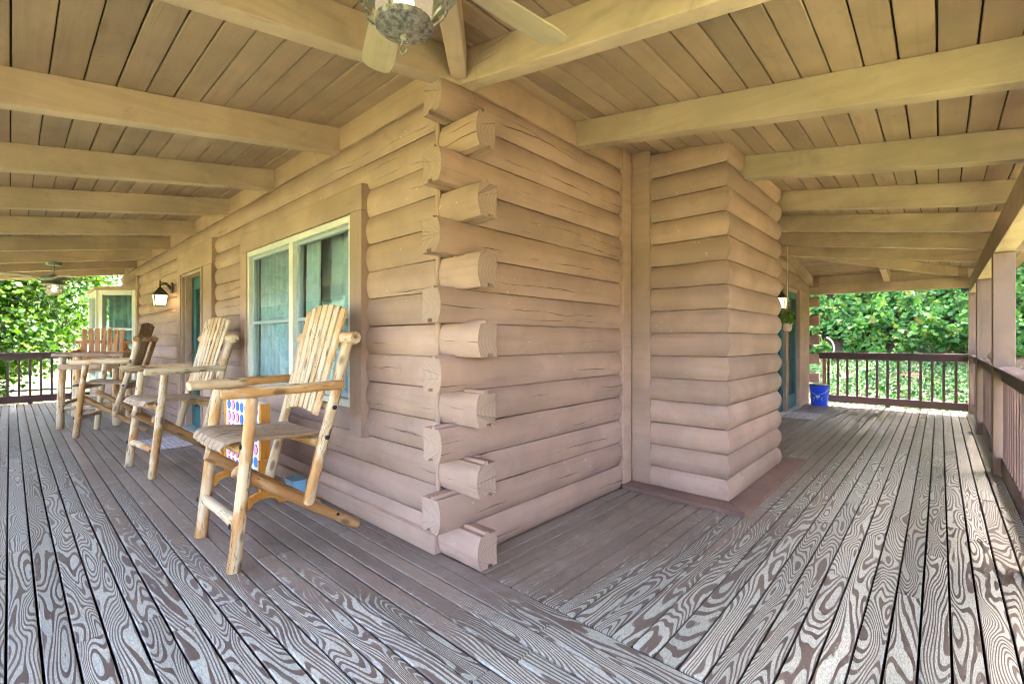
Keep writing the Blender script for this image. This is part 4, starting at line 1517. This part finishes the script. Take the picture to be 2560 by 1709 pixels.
gx = np.concatenate([np.linspace(-260, -40, 12), np.linspace(-38, 30, 69), np.linspace(34, 260, 12)])
gy = np.concatenate([np.linspace(-260, -34, 12), np.linspace(-32, 32, 65), np.linspace(36, 260, 10)])
mb = MB()
for yv in gy:
    for xv in gx:
        far = max(0.0, math.hypot(xv + 5, yv) - 70)
        z = terrain(xv, yv) if xv > -9.5 or yv < 8 else -0.62 + max(0, (yv - 10)) * 0.15 * min(1, max(0, (xv + 24) / 14))
        if xv < -13:
            z = min(z, -0.62) - 0.022 * (-13 - xv) if xv > -45 else -1.32
        z += 0.03 * mnoise.noise(Vector((xv * 0.4, yv * 0.4, 0)))
        mb.v.append((xv, yv, z))
nx, ny = len(gx), len(gy)
for j in range(ny - 1):
    for i in range(nx - 1):
        mb.f.append((j * nx + i, j * nx + i + 1, (j + 1) * nx + i + 1, (j + 1) * nx + i))
        xc, yc = gx[i], gy[j]
        mb.mi.append(1 if ((yc > 7.4 and -12 < xc < 40 and yc < 40) or (4.5 < xc < 40 and -9 < yc < 40)) else 0)
g = part('ground', mb, [M['lawn'], M['soil']], None, 80)
tag(g, 'sunlit lawn and leaf-strewn hillside around the cabin', kind='structure')
rd = MB()
rp = [(-31.0, -60), (-30.0, -25), (-29.5, -8), (-30, 4), (-32, 20), (-36, 50)]
for (x, y) in rp:
    for dx in (0, 4.0):
        xx = x + dx
        rd.v.append((xx, y, -0.62 - 0.022 * (-13 - xx) + 0.07))
for i in range(len(rp) - 1):
    rd.f.append((2 * i, 2 * i + 1, 2 * i + 3, 2 * i + 2))
    rd.mi.append(0)
r_ = part('road', rd, M['road'], None)
tag(r_, 'pale road crossing beyond the lawn', kind='structure')


def leaf_object(nm, pos, nrm, size, mat, parent=None, elong=1.35, loc=(0, 0, 0), rndv=None):
    """one mesh of folded leaf blades: 5 vertices, 2 quads-as-tris pairs per leaf"""
    n = len(pos)
    pos = np.asarray(pos, float)
    nrm = np.asarray(nrm, float)
    nrm /= np.linalg.norm(nrm, axis=1)[:, None] + 1e-9
    r = rng.normal(size=(n, 3))
    u = np.cross(nrm, r)
    u /= np.linalg.norm(u, axis=1)[:, None] + 1e-9
    v = np.cross(nrm, u)
    s = np.asarray(size).reshape(-1, 1) * np.ones((n, 1))
    P0 = pos - u * s * elong * 0.5
    P1 = pos + v * s * 0.5 + u * s * 0.05 + nrm * s * 0.14
    P2 = pos + u * s * elong * 0.5 - nrm * s * 0.12
    P3 = pos - v * s * 0.5 + u * s * 0.05 + nrm * s * 0.14
    V = np.stack([P0, P1, P2, P3], 1).reshape(-1, 3)
    idx = np.arange(n)[:, None] * 4
    T = np.concatenate([idx + np.array([0, 2, 1]), idx + np.array([0, 3, 2])], 1).reshape(-1)
    me = bpy.data.meshes.new(nm)
    me.vertices.add(len(V))
    me.vertices.foreach_set('co', V.reshape(-1))
    nt_ = 2 * n
    me.loops.add(nt_ * 3)
    me.loops.foreach_set('vertex_index', T)
    me.polygons.add(nt_)
    me.polygons.foreach_set('loop_start', np.arange(nt_) * 3)
    me.polygons.foreach_set('loop_total', np.full(nt_, 3))
    me.update(calc_edges=True)
    rv = rng.random(n) if rndv is None else rndv
    at = me.attributes.new('leafrand', 'FLOAT', 'POINT')
    at.data.foreach_set('value', np.repeat(rv, 4).astype(np.float32))
    me.materials.append(mat)
    return link(nm, me, parent, loc)


# plant in the pot
n = 260
d = rng.normal(size=(n, 3))
d /= np.linalg.norm(d, axis=1)[:, None]
pp = d * np.array([0.12, 0.12, 0.13]) * (rng.random((n, 1)) ** 0.5) + np.array([0, 0, 0.20])
leaf_object('foliage', pp, d + np.array([0, 0, 0.6]), 0.020 + 0.03 * rng.random(n), M['potplant'], hp, 2.0)


# ivy bank and ground cover
def scatter_bank(n, xr, yr, lump, size, nm, mat, label, minlift=0.0, keep=None):
    x = rng.uniform(xr[0], xr[1], n)
    y = rng.uniform(yr[0], yr[1], n)
    P, Nn, Sz = [], [], []
    for i in range(n):
        a, b = x[i], y[i]
        l1 = mnoise.noise(Vector((a * 0.9, b * 0.9, 3.3)))
        l2 = mnoise.noise(Vector((a * 2.4, b * 2.4, 8.1)))
        if keep is not None and l2 * 0.6 + l1 * 0.5 < keep:
            continue
        lift = minlift + lump * (max(0, l1 + 0.35) + 0.5 * max(0, l2 + 0.3)) * rng.random() ** 0.35
        z = terrain(a, b)
        e = 0.3
        gxn = (terrain(a + e, b) - terrain(a - e, b)) / (2 * e)
        gyn = (terrain(a, b + e) - terrain(a, b - e)) / (2 * e)
        nn = np.array([-gxn - 0.9 * (mnoise.noise(Vector((a * 2.4 + 0.3, b * 2.4, 8.1))) - l2) / 0.3 * lump,
                       -gyn - 0.5, 1.0])
        nl = np.array([-gxn, -gyn, 1.0])
        nl /= np.linalg.norm(nl)
        P.append((a + nl[0] * lift, b + nl[1] * lift, z + nl[2] * lift))
        Nn.append(nn / np.linalg.norm(nn) + 0.45 * rng.normal(size=3))
        Sz.append(size[0] + (size[1] - size[0]) * rng.random() ** 1.5)
    o = leaf_object(nm, P, Nn, np.array(Sz), mat, None, 1.2)
    tag(o, label, None, None, 'stuff')
    return o


scatter_bank(60000, (-4.5, 12), (14.6, 20.0), 0.75, (0.06, 0.17), 'vine_bank', M['vine'], 'broad-leaved green vines covering the steep bank behind the porch', 0.03, -0.14)
scatter_bank(9000, (-4.5, 12), (14.4, 19.0), 0.95, (0.08, 0.19), 'bush_leaves', M['bush'], 'large pale green bush leaves standing out from the vines on the bank', 0.15, 0.06)
scatter_bank(46000, (-3.5, 11), (9.3, 15.2), 0.16, (0.03, 0.09), 'ground_cover', M['cover'], 'low green ground cover and fallen leaves at the foot of the bank', 0.01, -0.26)


def tree(nm, label, loc, h, crown, seed, nleaf, size, mat, trunk_r=0.18, group='trees around the cabin', holes=-0.05, nlimb=9, drop=0.0):
    """crown: (cx,cy,cz, rx,ry,rz) relative to the base"""
    r = random.Random(seed)
    lr = np.random.default_rng(seed)
    t = thing(nm, label, 'tree', loc, 0.0, group)
    mbt = MB()
    cx, cy, cz, rx, ry, rz = crown
    trunk = [(0, 0, -0.3), (0.05 * h * 0.1, 0, h * 0.2), (cx * 0.3, cy * 0.3, h * 0.42), (cx * 0.7, cy * 0.7, h * 0.66), (cx, cy, h * 0.92)]
    mbt.tube(trunk, [trunk_r * 1.3, trunk_r, trunk_r * 0.8, trunk_r * 0.5, trunk_r * 0.12], 10, 0.15)
    tips = []
    for i in range(nlimb):
        f = r.uniform(0.3, 0.85)
        k = f * 4
        i0 = min(3, int(k))
        u = k - i0
        st_ = Vector(trunk[i0]).lerp(Vector(trunk[i0 + 1]), u)
        a = 2 * math.pi * (i / nlimb + r.uniform(-0.05, 0.05))
        en = Vector((cx + rx * 0.8 * math.cos(a) * r.uniform(0.6, 1), cy + ry * 0.8 * math.sin(a) * r.uniform(0.6, 1), cz + rz * r.uniform(-0.55, 0.6)))
        mid = st_.lerp(en, 0.5) + Vector((0, 0, 0.12 * h * r.uniform(-0.3, 0.8)))
        mbt.tube([st_, mid, en], [trunk_r * 0.42, trunk_r * 0.24, trunk_r * 0.06], 6, 0.1)
        tips.append(en)
        for q in range(3):
            e2 = en.lerp(mid, r.uniform(0, 0.5)) + Vector((r.uniform(-1, 1) * rx * 0.35, r.uniform(-1, 1) * ry * 0.35, r.uniform(-0.6, 0.5) * rz * 0.35))
            mbt.tube([mid.lerp(en, r.uniform(0.2, 0.8)), e2], [trunk_r * 0.12, trunk_r * 0.03], 5)
            tips.append(e2)
    part('trunk', mbt, M['bark'], t, 60)
    # clumps of leaves
    nc = max(30, nleaf // 180)
    d = lr.normal(size=(nc, 3))
    d /= np.linalg.norm(d, axis=1)[:, None]
    rad = lr.random((nc, 1)) ** 0.38
    cl = np.array([cx, cy, cz]) + d * rad * np.array([rx, ry, rz])
    per = nleaf // nc
    P, Nn = [], []
    for c_ in cl:
        k = int(per * lr.uniform(0.4, 1.6))
        s_ = lr.uniform(0.08, 0.17) * (rx + ry) * 0.5
        q = lr.normal(size=(k, 3)) * np.array([s_, s_, s_ * 0.42])
        P.append(c_ + q)
        out = (c_ - np.array([cx, cy, cz])) / np.array([rx, ry, rz])
        Nn.append(out * 0.6 + np.array([0, 0, 0.9]) + 0.55 * lr.normal(size=(k, 3)))
    P = np.concatenate(P)
    Nn = np.concatenate(Nn)
    leaf_object('crown', P, Nn, size * (0.6 + 0.8 * lr.random(len(P))), mat, t, 1.15)
    return t


tree('maple_tree', 'bright green maple hanging over the lawn beyond the left railing', (-19.5, -4.0, -0.8), 8.0, (0.3, 0.3, 4.3, 4.6, 4.2, 4.0), 3, 80000, 0.125, M['maple'], 0.2)
tree('maple_tree', 'second maple standing behind the bright one on the far lawn', (-31.0, -4.5, -1.0), 9.0, (0, 0, 4.4, 5.0, 5.0, 4.6), 4, 24000, 0.24, M['maple'], 0.22)
tree('distant_tree', 'hazy pale green tree between the maple and the bay window', (-44, 9.0, -1.3), 11, (0, 0, 5.8, 6.0, 5.5, 5.6), 5, 9000, 0.38, M['fartree'], 0.3)
tree('distant_tree', 'darker green tree far beyond the road', (-54, -6, -1.3), 12, (0, 0, 6.0, 7.0, 6.5, 6.0), 8, 9000, 0.42, M['fartree'], 0.3)
tree('distant_tree', 'tree beyond the road to the left of the maple', (-46, -24, -1.3), 12, (0, 0, 6.0, 7.0, 6.5, 6.0), 9, 8000, 0.42, M['fartree'], 0.3)
tree('yard_tree', 'tree on the front lawn opposite the log corner', (-6, -26, -0.7), 9, (0, 0, 5.0, 5.0, 5.0, 4.4), 12, 9000, 0.32, M['maple'], 0.25)
for k, (x, y) in enumerate(((-5.0, 22.5), (1.0, 24.0), (7.5, 23.0), (14.0, 22.0))):
    tree('hill_tree', ['leftmost', 'second', 'third', 'rightmost'][k] + ' tall tree along the top of the vine-covered bank', (x, y, terrain(x, y)), 11, (0, 0, 6.2, 4.4, 4.0, 4.4), 30 + k, 7000, 0.36, M['fartree'], 0.25)
tree('bank_tree', 'leafy tree on the bank beside the right-hand railing', (11.5, 2.0, 2.6), 9, (0, 0, 4.6, 3.8, 4.2, 4.6), 14, 8000, 0.32, M['maple'], 0.25)  # both trees stand out of view, added to darken this side
tree('bank_tree', 'leafy tree above the bank beyond the nearest right-hand post', (12.5, 10.0, 3.0), 9, (0, 0, 4.6, 4.0, 4.0, 4.6), 16, 8000, 0.32, M['maple'], 0.25)
